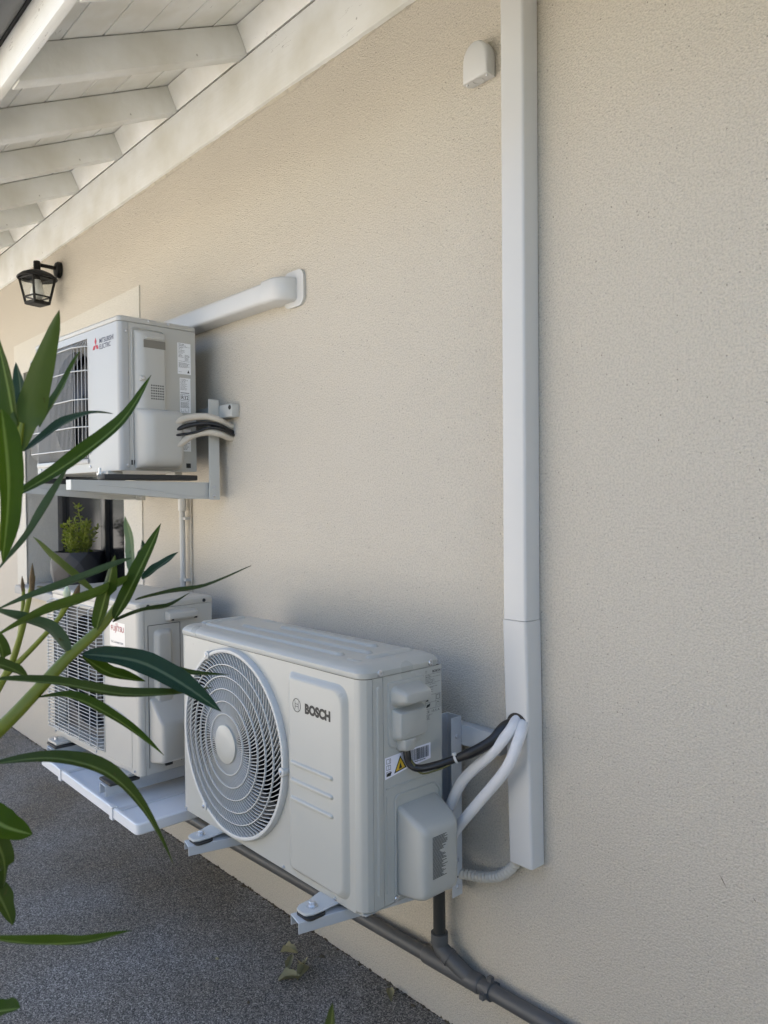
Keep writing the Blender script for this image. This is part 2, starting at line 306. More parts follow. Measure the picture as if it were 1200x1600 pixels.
# ------------------------------------------------------------------ builders
class MB:
    """collects shapes, build() links them as one mesh object"""
    def __init__(s): s.v, s.f, s.uv = [], [], {}
    def add(s, verts, faces):
        o = len(s.v); s.v += [tuple(p) for p in verts]; s.f += [tuple(i + o for i in f) for f in faces]
        return s
    def box(s, x0, x1, y0, y1, z0, z1):
        v = [(x, y, z) for z in (z0, z1) for y in (y0, y1) for x in (x0, x1)]
        return s.add(v, [(0, 2, 3, 1), (4, 5, 7, 6), (0, 1, 5, 4), (2, 6, 7, 3), (0, 4, 6, 2), (1, 3, 7, 5)])
    def loops(s, rings, cap0=True, cap1=True, closed=True):
        n = len(rings[0]); v = [p for r in rings for p in r]; f = []
        for k in range(len(rings) - 1):
            for i in range(n if closed else n - 1):
                j = (i + 1) % n
                f.append((k * n + i, k * n + j, (k + 1) * n + j, (k + 1) * n + i))
        if cap0: f.append(tuple(range(n - 1, -1, -1)))
        if cap1: f.append(tuple((len(rings) - 1) * n + i for i in range(n)))
        return s.add(v, f)
    def prism(s, poly, axis, a, b):
        def P(u, w, t): return {'x': (t, u, w), 'y': (u, t, w), 'z': (u, w, t)}[axis]
        return s.loops([[P(u, w, t) for u, w in poly] for t in (a, b)])
    def tube(s, pts, r, n=12, cap=True, flat=None):
        pts = [Vector(p) for p in pts]; m = len(pts)
        rr = r if isinstance(r, (list, tuple)) else [r] * m
        rings = []; up = None
        for i, p in enumerate(pts):
            t = (pts[min(i + 1, m - 1)] - pts[max(i - 1, 0)]).normalized()
            if up is None:
                up = Vector((0, 0, 1)) if abs(t.z) < 0.9 else Vector((0, 1, 0))
            a = t.cross(up).normalized(); up = a.cross(t).normalized()
            rings.append([tuple(p + (a * cos(q) + up * sin(q)) * rr[i]) for q in [2 * pi * k / n for k in range(n)]])
        return s.loops(rings, cap, cap)
    def sweep(s, pts, lat, dep, w, d):
        """flat bar: lat(i) / dep(i) unit vectors, w x d section"""
        rings = []
        for i, p in enumerate(pts):
            p = Vector(p); a = lat(i) * (w / 2); b = dep(i) * (d / 2)
            rings.append([tuple(p + a + b), tuple(p - a + b), tuple(p - a - b), tuple(p + a - b)])
        return s.loops(rings)
    def lathe(s, prof, c, axis='y', n=48, cap0=False, cap1=False):
        rings = []
        for r, h in prof:
            ring = []
            for k in range(n):
                q = 2 * pi * k / n; u, w = r * cos(q), r * sin(q)
                ring.append({'y': (c[0] + u, c[1] + h, c[2] + w), 'z': (c[0] + u, c[1] + w, c[2] + h), 'x': (c[0] + h, c[1] + u, c[2] + w)}[axis])
            rings.append(ring)
        return s.loops(rings, cap0, cap1)
    def build(s, name, m, parent=None, bevel=0, seg=2, smooth=35, bang=30):
        me = bpy.data.meshes.new(name)
        me.from_pydata(s.v, [], s.f)
        bm = bmesh.new(); bm.from_mesh(me)
        bmesh.ops.recalc_face_normals(bm, faces=bm.faces)
        if bevel > 0:
            ed = [e for e in bm.edges if len(e.link_faces) == 2 and e.calc_face_angle(0) > radians(bang)]
            bmesh.ops.bevel(bm, geom=ed, offset=bevel, segments=seg, profile=0.5, affect='EDGES', clamp_overlap=True)
        bm.to_mesh(me); bm.free()
        return link(name, me, m, parent, smooth)

def link(name, me, m, parent=None, smooth=35):
    if m is not None:
        me.materials.append(MT[m] if isinstance(m, str) else m)
    if smooth:
        me.polygons.foreach_set('use_smooth', [True] * len(me.polygons))
        me.set_sharp_from_angle(angle=radians(smooth))
    o = bpy.data.objects.new(name, me)
    COL.objects.link(o)
    if parent is not None: o.parent = parent
    return o

def tag(o, label=None, cat=None, group=None, kind=None):
    if label: o['label'] = label
    if cat: o['category'] = cat
    if group: o['group'] = group
    if kind: o['kind'] = kind
    return o

def thing(name, label, cat, loc=(0, 0, 0), rz=0.0, group=None):
    o = bpy.data.objects.new(name, None)
    o.empty_display_size = 0.1
    COL.objects.link(o); o.location = loc; o.rotation_euler = (0, 0, rz)
    return tag(o, label, cat, group)

def rrect(x0, x1, y0, y1, r, n=5):
    if not isinstance(r, (list, tuple)): r = [r] * 4
    out = []
    for (cx, cy, a0, q) in ((x1 - r[0], y0 + r[0], -pi / 2, r[0]), (x1 - r[1], y1 - r[1], 0, r[1]), (x0 + r[2], y1 - r[2], pi / 2, r[2]), (x0 + r[3], y0 + r[3], pi, r[3])):
        if q < 1e-6: out.append((cx, cy)); continue
        for k in range(n + 1):
            a = a0 + (pi / 2) * k / n
            out.append((cx + q * cos(a), cy + q * sin(a)))
    return out

def smoothpath(pts, n=6):
    """Catmull-Rom through points"""
    P = [Vector(p) for p in pts]; out = []
    for i in range(len(P) - 1):
        p0, p1, p2, p3 = P[max(i - 1, 0)], P[i], P[i + 1], P[min(i + 2, len(P) - 1)]
        for k in range(n):
            t = k / n
            out.append(0.5 * ((2 * p1) + (p2 - p0) * t + (2 * p0 - 5 * p1 + 4 * p2 - p3) * t * t + (3 * p1 - p0 - 3 * p2 + p3) * t ** 3))
    out.append(P[-1])
    return out

def text(name, body, m, parent, o, ux, uy, width, height, bold=0.0, depth=0.0004):
    """flat lettering: o = lower left corner, ux / uy = reading and up directions"""
    cu = bpy.data.curves.new(name, 'FONT')
    cu.body = body; cu.size = 1.0; cu.offset = bold; cu.extrude = 0.0; cu.resolution_u = 4
    ob = bpy.data.objects.new(name, cu); COL.objects.link(ob)
    dg = bpy.context.evaluated_depsgraph_get(); dg.update()
    me = bpy.data.meshes.new_from_object(ob.evaluated_get(dg))
    bpy.data.objects.remove(ob)
    xs = [v.co.x for v in me.vertices]; ys = [v.co.y for v in me.vertices]
    x0, x1, y0, y1 = min(xs), max(xs), min(ys), max(ys)
    o, ux, uy = Vector(o), Vector(ux), Vector(uy); nn = ux.cross(uy)
    for v in me.vertices:
        v.co = o + ux * ((v.co.x - x0) / (x1 - x0) * width) + uy * ((v.co.y - y0) / (y1 - y0) * height) + nn * depth
    me.name = name
    return link(name, me, m, parent, 0)

def plate(mb, o, ux, uy, nn, polys, d=0.0004, b=0.0):
    """flat print polygons in the plane (ux, uy) at height d over o"""
    o, ux, uy, nn = Vector(o), Vector(ux), Vector(uy), Vector(nn)
    for poly in polys:
        mb.add([tuple(o + ux * u + uy * w + nn * d) for u, w in poly], [tuple(range(len(poly)))])
    return mb

def bar(u0, u1, w0, w1): return [(u0, w0), (u1, w0), (u1, w1), (u0, w1)]

def screw(parent, p, nrm, r=0.006, name='screw', m='zinc'):
    nrm = Vector(nrm).normalized(); p = Vector(p)
    a = nrm.orthogonal().normalized(); b = nrm.cross(a)
    mb = MB(); rings = []
    for rr, h in ((r, 0.0), (r, 0.0018), (r * 0.75, 0.0032), (r * 0.35, 0.0032), (r * 0.30, 0.0016)):
        rings.append([tuple(p + (a * cos(2 * pi * k / 10) + b * sin(2 * pi * k / 10)) * rr + nrm * h) for k in range(10)])
    mb.loops(rings)
    return mb.build(name, m, parent)

# ------------------------------------------------------------------ ground
g = MB().add([(-80, -80, -0.15), (80, -80, -0.15), (80, 80, -0.15), (-80, 80, -0.15)], [(0, 1, 2, 3)]).build('ground', 'ground')
tag(g, kind='structure')
def path_z(x): return 0.0085 * (x + 1.3) if x < -1.3 else 0.0
mb = MB()
xs = [-14, -9, -5, -3, -1.3, 1, 5]
for a, b in zip(xs[:-1], xs[1:]):
    mb.add([(a, -1.28, path_z(a)), (b, -1.28, path_z(b)), (b, 0.06, path_z(b)), (a, 0.06, path_z(a)),
            (a, -1.28, -0.3), (b, -1.28, -0.3)], [(0, 1, 2, 3), (4, 5, 1, 0)])
tag(mb.build('path', 'path'), kind='structure')

# ------------------------------------------------------------------ house
HX0, HX1 = -9.0, 6.0
house = thing('house', 'house with beige stucco wall, white timber eaves and grey gutter', 'house', (0, 0, 0))
WX0, WX1, WZ0, WZ1 = -4.595, -3.256, 0.857, 2.055
mb = MB()
xc, zc = [HX0, WX0, WX1, HX1], [-0.3, WZ0, WZ1, 3.0]
for i in range(3):
    for k in range(3):
        if i == 1 and k == 1: continue
        mb.add([(xc[i], 0, zc[k]), (xc[i + 1], 0, zc[k]), (xc[i + 1], 0, zc[k + 1]), (xc[i], 0, zc[k + 1])], [(0, 1, 2, 3)])
mb.build('wall', 'wall', house, smooth=0)
rv = MB()
for q in ([(WX0, 0.0005, WZ0), (WX0, 0.22, WZ0), (WX0, 0.22, WZ1), (WX0, 0.0005, WZ1)], [(WX1, 0.0005, WZ0), (WX1, 0.0005, WZ1), (WX1, 0.22, WZ1), (WX1, 0.22, WZ0)],
          [(WX0, 0.0005, WZ1), (WX0, 0.22, WZ1), (WX1, 0.22, WZ1), (WX1, 0.0005, WZ1)], [(WX0, 0.0005, WZ0), (WX1, 0.0005, WZ0), (WX1, 0.22, WZ0), (WX0, 0.22, WZ0)]):
    rv.add(q, [(0, 1, 2, 3)])
rv.build('window_reveal', 'surround', house, smooth=0)
ow = MB()
ow.box(HX0, HX0 + 0.2, 0.01, 7.0, -0.3, 3.0).box(HX1 - 0.2, HX1, 0.01, 7.0, -0.3, 3.0).box(HX0 + 0.201, HX1 - 0.201, 6.8, 7.0, -0.3, 3.0)
for x in (HX0 + 0.1, HX1 - 0.1):
    ow.add([(x, 0.0, 2.99), (x, 7.0, 2.99), (x, 3.5, 4.6)], [(0, 1, 2)])
ow.build('outer_wall', 'wall', house, smooth=0)
# hairline scratches in the render
for (x, z, L_, a) in ((-0.640, 0.635, 0.030, -1.0), (-0.578, 0.612, 0.010, -0.8), (-0.757, 1.439, 0.006, 1.5), (-1.62, 1.75, 0.006, 0.6), (-2.05, 2.20, 0.007, 1.2)):
    MB().add([(x, -0.0009, z), (x + 0.45 * L_ * cos(a) + 0.0012, -0.0009, z + 0.45 * L_ * sin(a)), (x + L_ * cos(a), -0.0009, z + L_ * sin(a)), (x + 0.5 * L_ * cos(a) - 0.0006, -0.0009, z + 0.5 * L_ * sin(a))], [(0, 1, 2, 3)]).build('scratch', 'moss', house, smooth=0)
# flat cream band round the window
BX0, BX1, BZ1 = -4.76, -3.074, 2.228
sb = MB(); T0, T1 = -0.005, 0.004
sb.box(BX0, BX1, T0, T1, WZ1, BZ1).box(BX0, WX0, T0, T1, 0.80, WZ1 - 0.001).box(WX1, BX1, T0, T1, 0.80, WZ1 - 0.001)
sb.build('window_surround', 'surround', house, smooth=0)

win = MB()
for (x0, x1, z0, z1) in ((WX0, WX0 + 0.075, WZ0, WZ1), (WX1 - 0.075, WX1, WZ0, WZ1), (WX0 + 0.076, WX1 - 0.076, WZ0, WZ0 + 0.075), (WX0 + 0.076, WX1 - 0.076, WZ1 - 0.075, WZ1), (-3.96, -3.90, WZ0 + 0.076, WZ1 - 0.076)):
    win.box(x0 + 0.001, x1 - 0.001, 0.17, 0.215, z0 + 0.001, z1 - 0.001)
window = win.build('window', 'frame', house, bevel=0.004)
for x0, x1 in ((WX0 + 0.07, -3.955), (-3.905, WX1 - 0.07)):
    MB().box(x0, x1, 0.192, 0.198, WZ0 + 0.07, WZ1 - 0.07).build('pane', 'pane', window, smooth=0)
sl = MB().prism([(-0.058, 0.812), (0.168, 0.812), (0.168, 0.864), (-0.05, 0.858), (-0.058, 0.852)], 'x', -4.64, -3.21)
sl.build('sill', 'sill', window, bevel=0.004)

# ragged filler where the wall plate meets the render
rg = random.Random(19); fl = MB(); x = -6.5; zz = 0.003
while x < -0.5:
    st_ = rg.uniform(0.008, 0.03); z2 = max(0.0008, min(0.009, zz + rg.uniform(-0.004, 0.004)))
    fl.add([(x, -0.0012, 2.604 - zz), (x + st_, -0.0012, 2.604 - z2), (x + st_, -0.006 - 0.4 * z2, 2.6045), (x, -0.006 - 0.4 * zz, 2.6045)], [(0, 1, 2, 3)])
    x += st_; zz = z2
fl.build('joint_filler', 'filler', house, smooth=0)
# roof timber: s runs up the slope, n away from the slope
PA = radians(25.4)
def RP(s, n): return (-0.02 + s * cos(PA) - n * sin(PA), 2.795 + s * sin(PA) + n * cos(PA))
MB().box(HX0, HX1, -0.020, 0.10, 2.604, 2.7935).build('wall_plate', 'wood', house, bevel=0.004)
RX = [-2.194 - 0.4925 * k for k in range(-15, 13)]
raf = None
for i, x in enumerate(RX):
    if raf is None:
        raf = MB().prism([RP(-0.789, 0.0), RP(0.25, 0.0), RP(0.25, 0.0925), RP(-0.745, 0.0925)], 'x', -0.06, 0).build('rafter', 'wood', house, bevel=0.004)
        raf.location.x = x
    else:
        o = raf.copy(); COL.objects.link(o); o.parent = house; o.location.x = x
for a, b in zip(RX[1:], RX[:-1]):
    MB().prism([RP(0.0, 0.0035), RP(0.018, 0.0035), RP(0.018, 0.091), RP(0.0, 0.091)], 'x', a + 0.0015, b - 0.0615).build('infill_board', 'wood2', house)
edges = [-0.7480] + [-0.6155 + 0.1313 * k for k in range(5)] + [0.045]
rg = random.Random(3)
for s0, s1 in zip(edges[:-1], edges[1:]):
    d = rg.uniform(-0.001, 0.001)
    MB().prism([RP(s0 + 0.0026, 0.0950 + d), RP(s1 - 0.0026, 0.0950 + d), RP(s1 - 0.0022, 0.112), RP(s0 + 0.0022, 0.112)], 'x', HX0 + 0.05, HX1 - 0.05).build('soffit_board', 'wood2', house, bevel=0.0012, seg=1)
MB().prism([(-0.759, 2.460), (-0.735, 2.460), (-0.735, 2.552), (-0.759, 2.5690)], 'x', HX0 - 0.1, HX1 + 0.1).build('fascia', 'wood', house, bevel=0.003)
rp = [RP(-0.772, 0.114), (3.5, RP(0, 0.114)[1] + (3.5 - RP(0, 0.114)[0]) * math.tan(PA)), (7.8, 2.75), (7.8, 2.85),
      (3.5, RP(0, 0.185)[1] + (3.5 - RP(0, 0.185)[0]) * math.tan(PA)), RP(-0.772, 0.185)]
roof = MB().prism(rp, 'x', HX0 - 0.3, HX1 + 0.3).build('roof', 'slate', house, smooth=0)
gt = MB(); gpts = []
gy, gz, gr = -0.832, 2.594, 0.068
outer = [(gy + gr * cos(a), gz + gr * sin(a)) for a in [pi + pi * k / 12 for k in range(13)]]
inner = [(gy + (gr - 0.003) * cos(a), gz + (gr - 0.003) * sin(a)) for a in [2 * pi - pi * k / 12 for k in range(13)]]
gt.prism(outer + inner, 'x', HX0 - 0.3, HX1 + 0.3)
gutter = gt.build('gutter', 'gutter', house)
gb = MB()
for k in range(14):
    x = -8.5 + 0.85 * k
    o2 = [(gy + (gr + 0.004) * cos(a), gz + (gr + 0.004) * sin(a)) for a in [pi + pi * j / 10 for j in range(11)]]
    i2 = [(gy + (gr + 0.0005) * cos(a), gz + (gr + 0.0005) * sin(a)) for a in [2 * pi - pi * j / 10 for j in range(11)]]
    MB().prism(o2 + i2, 'x', x, x + 0.03).build('gutter_bracket', 'gutter', gutter)

# dirt and moss along the foot of the wall
rg = random.Random(11)
mm = MB()
x = -6.0
while x < -0.6:
    L_ = rg.uniform(0.004, 0.020); d = 0.012 * rg.random() ** 2.2 + 0.001; h = 0.007 * rg.random() ** 2 + 0.0008
    z = path_z(x)
    mm.add([(x, -0.0005, z), (x + L_, -0.0005, z), (x + L_ * 0.8, -d, z + 0.0006), (x + L_ * 0.3, -d * 1.1, z + 0.0006), (x + L_ * 0.5, -0.0008, z + h), (x + L_ * 0.5, -d * 0.5, z + h * 0.6)],
           [(0, 3, 5, 4), (3, 2, 5), (2, 1, 4, 5)])
    x += rg.uniform(0.002, 0.016)
tag(mm.build('moss', 'moss', smooth=0), 'dark moss and dirt along foot of beige wall', 'moss', kind='stuff')

# ------------------------------------------------------------------ unseen house and hedges, added behind the camera to steer the light
nb = thing('added_bounce_house', 'unseen pale house added opposite to bounce sunlight onto the wall', 'house', (0, 0, 0))  # out of view, added as a sunlit reflector for the stucco wall
NX0, NX1, NY = -15.0, -1.5, -7.0
cuts = [(-13.0, -11.8, 1.0, 2.2), (-9.6, -8.6, 0.0, 2.15), (-6.6, -5.4, 1.0, 2.2), (-3.4, -2.2, 1.0, 2.2)]
mb = MB(); x = NX0
for (a, b, z0, z1) in cuts:
    mb.box(x, a, NY - 0.3, NY, -0.3, 4.6)
    mb.box(a, b, NY - 0.3, NY, z1, 4.6)
    if z0 > 0.1: mb.box(a, b, NY - 0.3, NY, -0.3, z0)
    x = b
mb.box(x, NX1, NY - 0.3, NY, -0.3, 4.6)
nwall = mb.build('wall', 'added_bounce_render', nb, smooth=0)
for (a, b, z0, z1) in cuts:
    o = MB().box(a, b, NY - 0.28, NY - 0.22, z0 + (-0.3 if z0 < 0.1 else 0), z1).build('window' if z0 > 0.1 else 'door', 'frame', nb)
    MB().box(a + 0.08, b - 0.08, NY - 0.219, NY - 0.214, max(z0, 0.2) + 0.08, z1 - 0.08).build('pane', 'pane', o, smooth=0)
MB().prism([(NY + 0.5, 4.5), (NY - 4.0, 6.6), (NY - 8.5, 4.5), (NY - 8.5, 4.7), (NY - 4.0, 6.8), (NY + 0.5, 4.7)], 'x', NX0 - 0.4, NX1 + 0.4).build('roof', 'tile', nb, smooth=0)

cy = thing('added_block_hedge', 'unseen tall dark hedge added opposite to block light from the right', 'hedge', (4.5, -6.2, -0.15))  # out of view, added to darken the light arriving from the right
rg = random.Random(55); fol = MB()
for k in range(9000):
    x = rg.uniform(-5.4, 5.5); y = rg.uniform(-0.5, 0.5); z = rg.uniform(0, 3.0)
    d = Vector((rg.uniform(-1, 1), rg.uniform(-1, 1), rg.uniform(0.2, 1.4))).normalized(); s_ = d.cross(Vector((rg.uniform(-1, 1), rg.uniform(-1, 1), rg.uniform(-1, 1)))).normalized()
    p = Vector((x, y, z)); L_ = rg.uniform(0.18, 0.34)
    fol.add([p, p + d * L_ * 0.5 + s_ * 0.07, p + d * L_, p + d * L_ * 0.5 - s_ * 0.07], [(0, 1, 2, 3)])
fo = fol.build('foliage', 'leaf_dark', cy, smooth=0); fo['kind'] = 'stuff'
fo.data.uv_layers.new(name='UVMap')
for k in range(10):
    MB().tube([(-5.0 + 1.1 * k, 0, -0.02), (-5.0 + 1.1 * k, 0.03, 1.5), (-5.0 + 1.1 * k, 0, 2.9)], [0.07, 0.05, 0.01], 8).build('trunk', 'bud_brown', cy, smooth=60)

hd = thing('added_shade_hedge', 'unseen dense hedge added behind the camera to shade the lower wall', 'hedge', (0.6, -2.55, -0.15))  # out of view, added to keep frontal light off the lower right wall
rg = random.Random(77); fol = MB()
for k in range(13000):
    x = rg.uniform(-0.9, 3.2); h = rg.random() ** 0.6 * (1.95 + 0.15 * sin(3 * x)); y = rg.gauss(0, 0.24)
    p = Vector((x, y, h + 0.05)); d = Vector((rg.uniform(-1, 1), rg.uniform(-1, 1), rg.uniform(-0.1, 1.2))).normalized()
    s_ = d.cross(Vector((rg.uniform(-1, 1), rg.uniform(-1, 1), rg.uniform(-1, 1)))).normalized(); L_ = rg.uniform(0.09, 0.15)
    fol.add([p, p + d * L_ * 0.5 + s_ * 0.013, p + d * L_, p + d * L_ * 0.5 - s_ * 0.013], [(0, 1, 2, 3)])
fo = fol.build('foliage', 'leaf_dark', hd, smooth=0); fo['kind'] = 'stuff'
fo.data.uv_layers.new(name='UVMap')
for k in range(12):
    x = -1.0 + 0.31 * k
    MB().tube(smoothpath([(x, 0, -0.02), (x + rg.uniform(-.1, .1), rg.uniform(-.1, .1), 0.6), (x + rg.uniform(-.2, .2), rg.uniform(-.2, .2), 1.7)], 4), 0.010, 6).build('stem', 'stem', hd, smooth=60)

# ------------------------------------------------------------------ air conditioner with round fan guard (nearest)
GRP = 'outdoor air conditioner units on the wall'
def body_outline(W, D, rf, rb, n=4, inset=0.0):
    """plan outline, front at y = 0, right side at x = 0"""
    return rrect(-W + inset, -inset, inset, D - inset, [rf, rb, rb, rf], n)

def side_skin(name, m, root, W, y0, y1, z0, z1):
    """right and left side skins between depths y0 and y1 (a band of the casing)"""
    MB().box(-0.002, 0.0, y0, y1, z0, z1).build(name, m, root)
    MB().box(-W, -W + 0.002, y0, y1, z0, z1).build(name, m, root)

def emboss(mb, outline, y0, y1, inset, plane='front'):
    """raised pad: outline at y0, inset outline at y1 with a rounded shoulder"""
    cx = sum(p[0] for p in outline) / len(outline); cy = sum(p[1] for p in outline) / len(outline)
    xs = [p[0] for p in outline]; ys = [p[1] for p in outline]
    hw, hh = (max(xs) - min(xs)) / 2, (max(ys) - min(ys)) / 2
    mx_, my_ = (max(xs) + min(xs)) / 2, (max(ys) + min(ys)) / 2
    def sc(k): return [(mx_ + (x - mx_) * (hw - k) / hw, my_ + (y - my_) * (hh - k) / hh) for x, y in outline]
    rings = []
    for k, h in ((0, 0), (0.12, 0.10), (0.35, 0.45), (0.65, 0.85), (0.88, 0.98), (1.0, 1.0)):
        o = sc(inset * k); h_ = y0 + (y1 - y0) * h
        rings.append([{'front': (u, h_, w), 'side': (h_, u, w), 'top': (u, w, h_)}[plane] for u, w in o])
    return mb.loops(rings, True, True)

BW, BD, BH, BL = 0.82, 0.244, 0.511, 0.027
bosch = thing('air_conditioner', 'nearest grey-white air conditioner with round fan guard and BOSCH lettering', 'air conditioner', (-1.2474, -0.3471, 0.4312), 0.0055, GRP)
# front panel with a round fan opening, rounded vertical edges
FX, FZ, FR = -0.523, 0.260, 0.234
rf = 0.028
mb = MB()
ang = sorted(set([2 * pi * k / 96 for k in range(96)] + [atan2(z - FZ, x - FX) % (2 * pi) for x in (-BW + rf, -0.262) for z in (0.0, BH)]))
inn, out = [], []
for a in ang:
    c, s = cos(a), sin(a)
    inn.append((FX + FR * c, 0.0, FZ + FR * s))
    tx = ((-0.262 - FX) / c) if c > 1e-9 else (((-BW + rf) - FX) / c if c < -1e-9 else 9e9)
    tz = ((BH - FZ) / s) if s > 1e-9 else ((0 - FZ) / s if s < -1e-9 else 9e9)
    t = min(tx, tz)
    out.append((FX + t * c, 0.0, FZ + t * s))
mb.loops([inn, out], False, False)
mb.add([(-0.262, 0, 0), (-rf, 0, 0), (-rf, 0, BH), (-0.262, 0, BH)], [(0, 1, 2, 3)])
for sgn in (0, 1):
    pts = []
    for a in (0, 22, 40, 62, 90):
        q = radians(a)
        u = rf - rf * sin(q); v = rf - rf * cos(q)
        x = -u if sgn == 0 else -BW + u
        pts.append((x, v))
    pts.append((pts[-1][0], rf + 0.0))
    mb.loops([[(x, y, 0.006) for x, y in pts[:5]], [(x, y, BH) for x, y in pts[:5]]], False, False, closed=False)
    lip = [(x, y, 0.006) for x, y in pts[:5]]
    lip2 = [(x + (-0.004 if sgn == 0 else 0.004), y + 0.004, 0.0) for x, y in pts[:5]]
    mb.loops([lip, lip2], False, False, closed=False)
front = mb.build('front_panel', 'bosch', bosch, smooth=25)
# fold at the foot of the front panel
MB().box(-BW + 0.012, -0.012, 0.006, 0.03, -0.004, 0.004).build('bottom_fold', 'bosch', bosch, bevel=0.002)
# side skins in bands with open joints between them, darker core behind
MB().box(-BW + 0.004, -0.004, 0.09, BD - 0.003, 0.002, BH).build('casing_core', 'dark', bosch, smooth=0)
side_skin('corner_strip', 'bosch', bosch, BW, 0.029, 0.0585, 0.004, BH)
side_skin('side_panel', 'bosch', bosch, BW, 0.0598, BD, 0.004, BH)
MB().box(-BW + 0.002, -0.002, BD - 0.002, BD - 0.0001, 0.004, BH).build('rear_panel', 'bosch', bosch)
MB().box(-BW + 0.002, -0.002, 0.006, BD - 0.004, 0.0, 0.0015).build('base_pan', 'bosch', bosch)
# lid: folded rim, soft shoulder, pressed ridges
lr = [( -0.0015, 0.0), (-0.0025, 0.002), (-0.0025, 0.012), (0.002, 0.018), (0.009, 0.023), (0.018, 0.0265), (0.03, 0.027)]
mb = MB(); rings = []
for ins, h in lr:
    rings.append([(x, y, BH + 0.0015 + h) for x, y in rrect(-BW + ins, -ins, ins, BD - ins, max(0.004, 0.030 - max(0, ins) * 0.5), 5)])
mb.loops(rings, True, True)
lid = mb.build('lid', 'bosch', bosch, smooth=28)
LT = BH + 0.0015 + 0.027
def ridge(x0, x1, y0, y1, h=0.0065):
    m_ = MB(); w = min(x1 - x0, y1 - y0)
    emboss(m_, rrect(x0, x1, y0, y1, w * 0.48, 5), LT - 0.001, LT + h, w * 0.36, 'top')
    return m_.build('lid_ridge', 'bosch', lid, smooth=50)
ridge(-0.76, -0.13, 0.044, 0.068); ridge(-0.66, -0.10, 0.103, 0.130); ridge(-0.56, -0.15, 0.166, 0.190)
ridge(-0.085, -0.055, 0.07, 0.215); ridge(-0.10, -0.05, 0.032, 0.052, 0.003)
ridge(-0.72, -0.64, 0.20, 0.225, 0.003); ridge(-0.795, -0.77, 0.05, 0.20)
for x, y, nx, ny in ((0.0025, 0.048, 1, 0), (0.0025, 0.205, 1, 0)):
    screw(lid, (x, y, BH + 0.010), (1, 0, 0), 0.0075)
# raised panel on the right of the front, ribs, lettering
mb = MB()
emboss(mb, rrect(-0.268, -0.046, 0.014, 0.492, [0.028, 0.036, 0.012, 0.012], 8), 0.0003, -0.0125, 0.017)
pad = mb.build('raised_panel', 'bosch', front, smooth=40)
for z in (0.281, 0.239, 0.196):
    m_ = MB(); emboss(m_, rrect(-0.249, -0.087, z - 0.0065, z + 0.0065, 0.006, 5), -0.012, -0.0175, 0.005)
    m_.build('pressed_rib', 'bosch', front, smooth=45)
text('brand_lettering', 'BOSCH', 'ink', front, (-0.190, -0.0125, 0.406), (1, 0, 0), (0, 0, 1), 0.095, 0.0245, 0.062)
em = MB()
ec = Vector((-0.222, -0.0125, 0.4195))
def ring2d(mb, c, r0, r1, n=32):
    mb.loops([[(c[0] + r * cos(2 * pi * k / n), c[1] - 0.0004, c[2] + r * sin(2 * pi * k / n)) for k in range(n)] for r in (r0, r1)], False, False)
ring2d(em, ec, 0.0145, 0.0162)
UX, UZ, NF = (1, 0, 0), (0, 0, 1), (0, -1, 0)
plate(em, ec, UX, UZ, NF, [bar(-0.0065, 0.0065, 0.0022, 0.0034), bar(-0.0065, 0.0065, -0.0034, -0.0022), bar(-0.0068, -0.0054, -0.0075, 0.0075), bar(0.0054, 0.0068, -0.0075, 0.0075),
   [(-0.0068, 0.0075), (-0.0054, 0.0062), (-0.0092, 0.0118), (-0.0100, 0.0108)], [(0.0068, 0.0075), (0.0054, 0.0062), (0.0092, 0.0118), (0.0100, 0.0108)],
   [(-0.0068, -0.0075), (-0.0054, -0.0062), (-0.0092, -0.0118), (-0.0100, -0.0108)], [(0.0068, -0.0075), (0.0054, -0.0062), (0.0092, -0.0118), (0.0100, -0.0108)]])
em.build('brand_emblem', 'ink', front, smooth=0)
# fan: shroud, blades, ring and guard
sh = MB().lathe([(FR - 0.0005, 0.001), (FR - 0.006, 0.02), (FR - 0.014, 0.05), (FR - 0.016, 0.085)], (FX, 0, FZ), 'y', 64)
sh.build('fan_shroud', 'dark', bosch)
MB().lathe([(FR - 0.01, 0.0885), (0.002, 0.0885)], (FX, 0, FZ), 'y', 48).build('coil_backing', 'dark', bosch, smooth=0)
fan = MB().lathe([(0.045, 0.06), (0.045, 0.018), (0.038, 0.012), (0.001, 0.010)], (FX, 0, FZ), 'y', 32).build('fan', 'blade', bosch)
for k in range(3):
    b_ = MB(); n_r, n_a = 7, 8; P_ = []
    for i in range(n_r):
        r = 0.043 + (0.210 - 0.043) * i / (n_r - 1)
        for j in range(n_a):
            a = 2 * pi * k / 3 + 0.5 + (j / (n_a - 1) - 0.5) * (1.15 + 0.25 * i / n_r) + 0.35 * i / n_r
            P_.append((FX + r * cos(a), 0.050 - 0.034 * (j / (n_a - 1)) , FZ + r * sin(a)))
    b_.add(P_, [(i * n_a + j, i * n_a + j + 1, (i + 1) * n_a + j + 1, (i + 1) * n_a + j) for i in range(n_r - 1) for j in range(n_a - 1)])
    b_.build('fan_blade', 'blade', fan, smooth=60)
ring = MB().lathe([(0.2485, 0.002), (0.2480, -0.0105), (0.2455, -0.0150), (0.2415, -0.0160), (0.2375, -0.0145), (0.2365, -0.004), (0.2365, 0.002)], (FX, 0, FZ), 'y', 96)
guard = ring.build('fan_guard', 'wire', bosch, smooth=40)
gw = MB(); NS = 90
def gy_(r): return -0.0130 - 0.012 * (1 - (r / 0.24) ** 2)
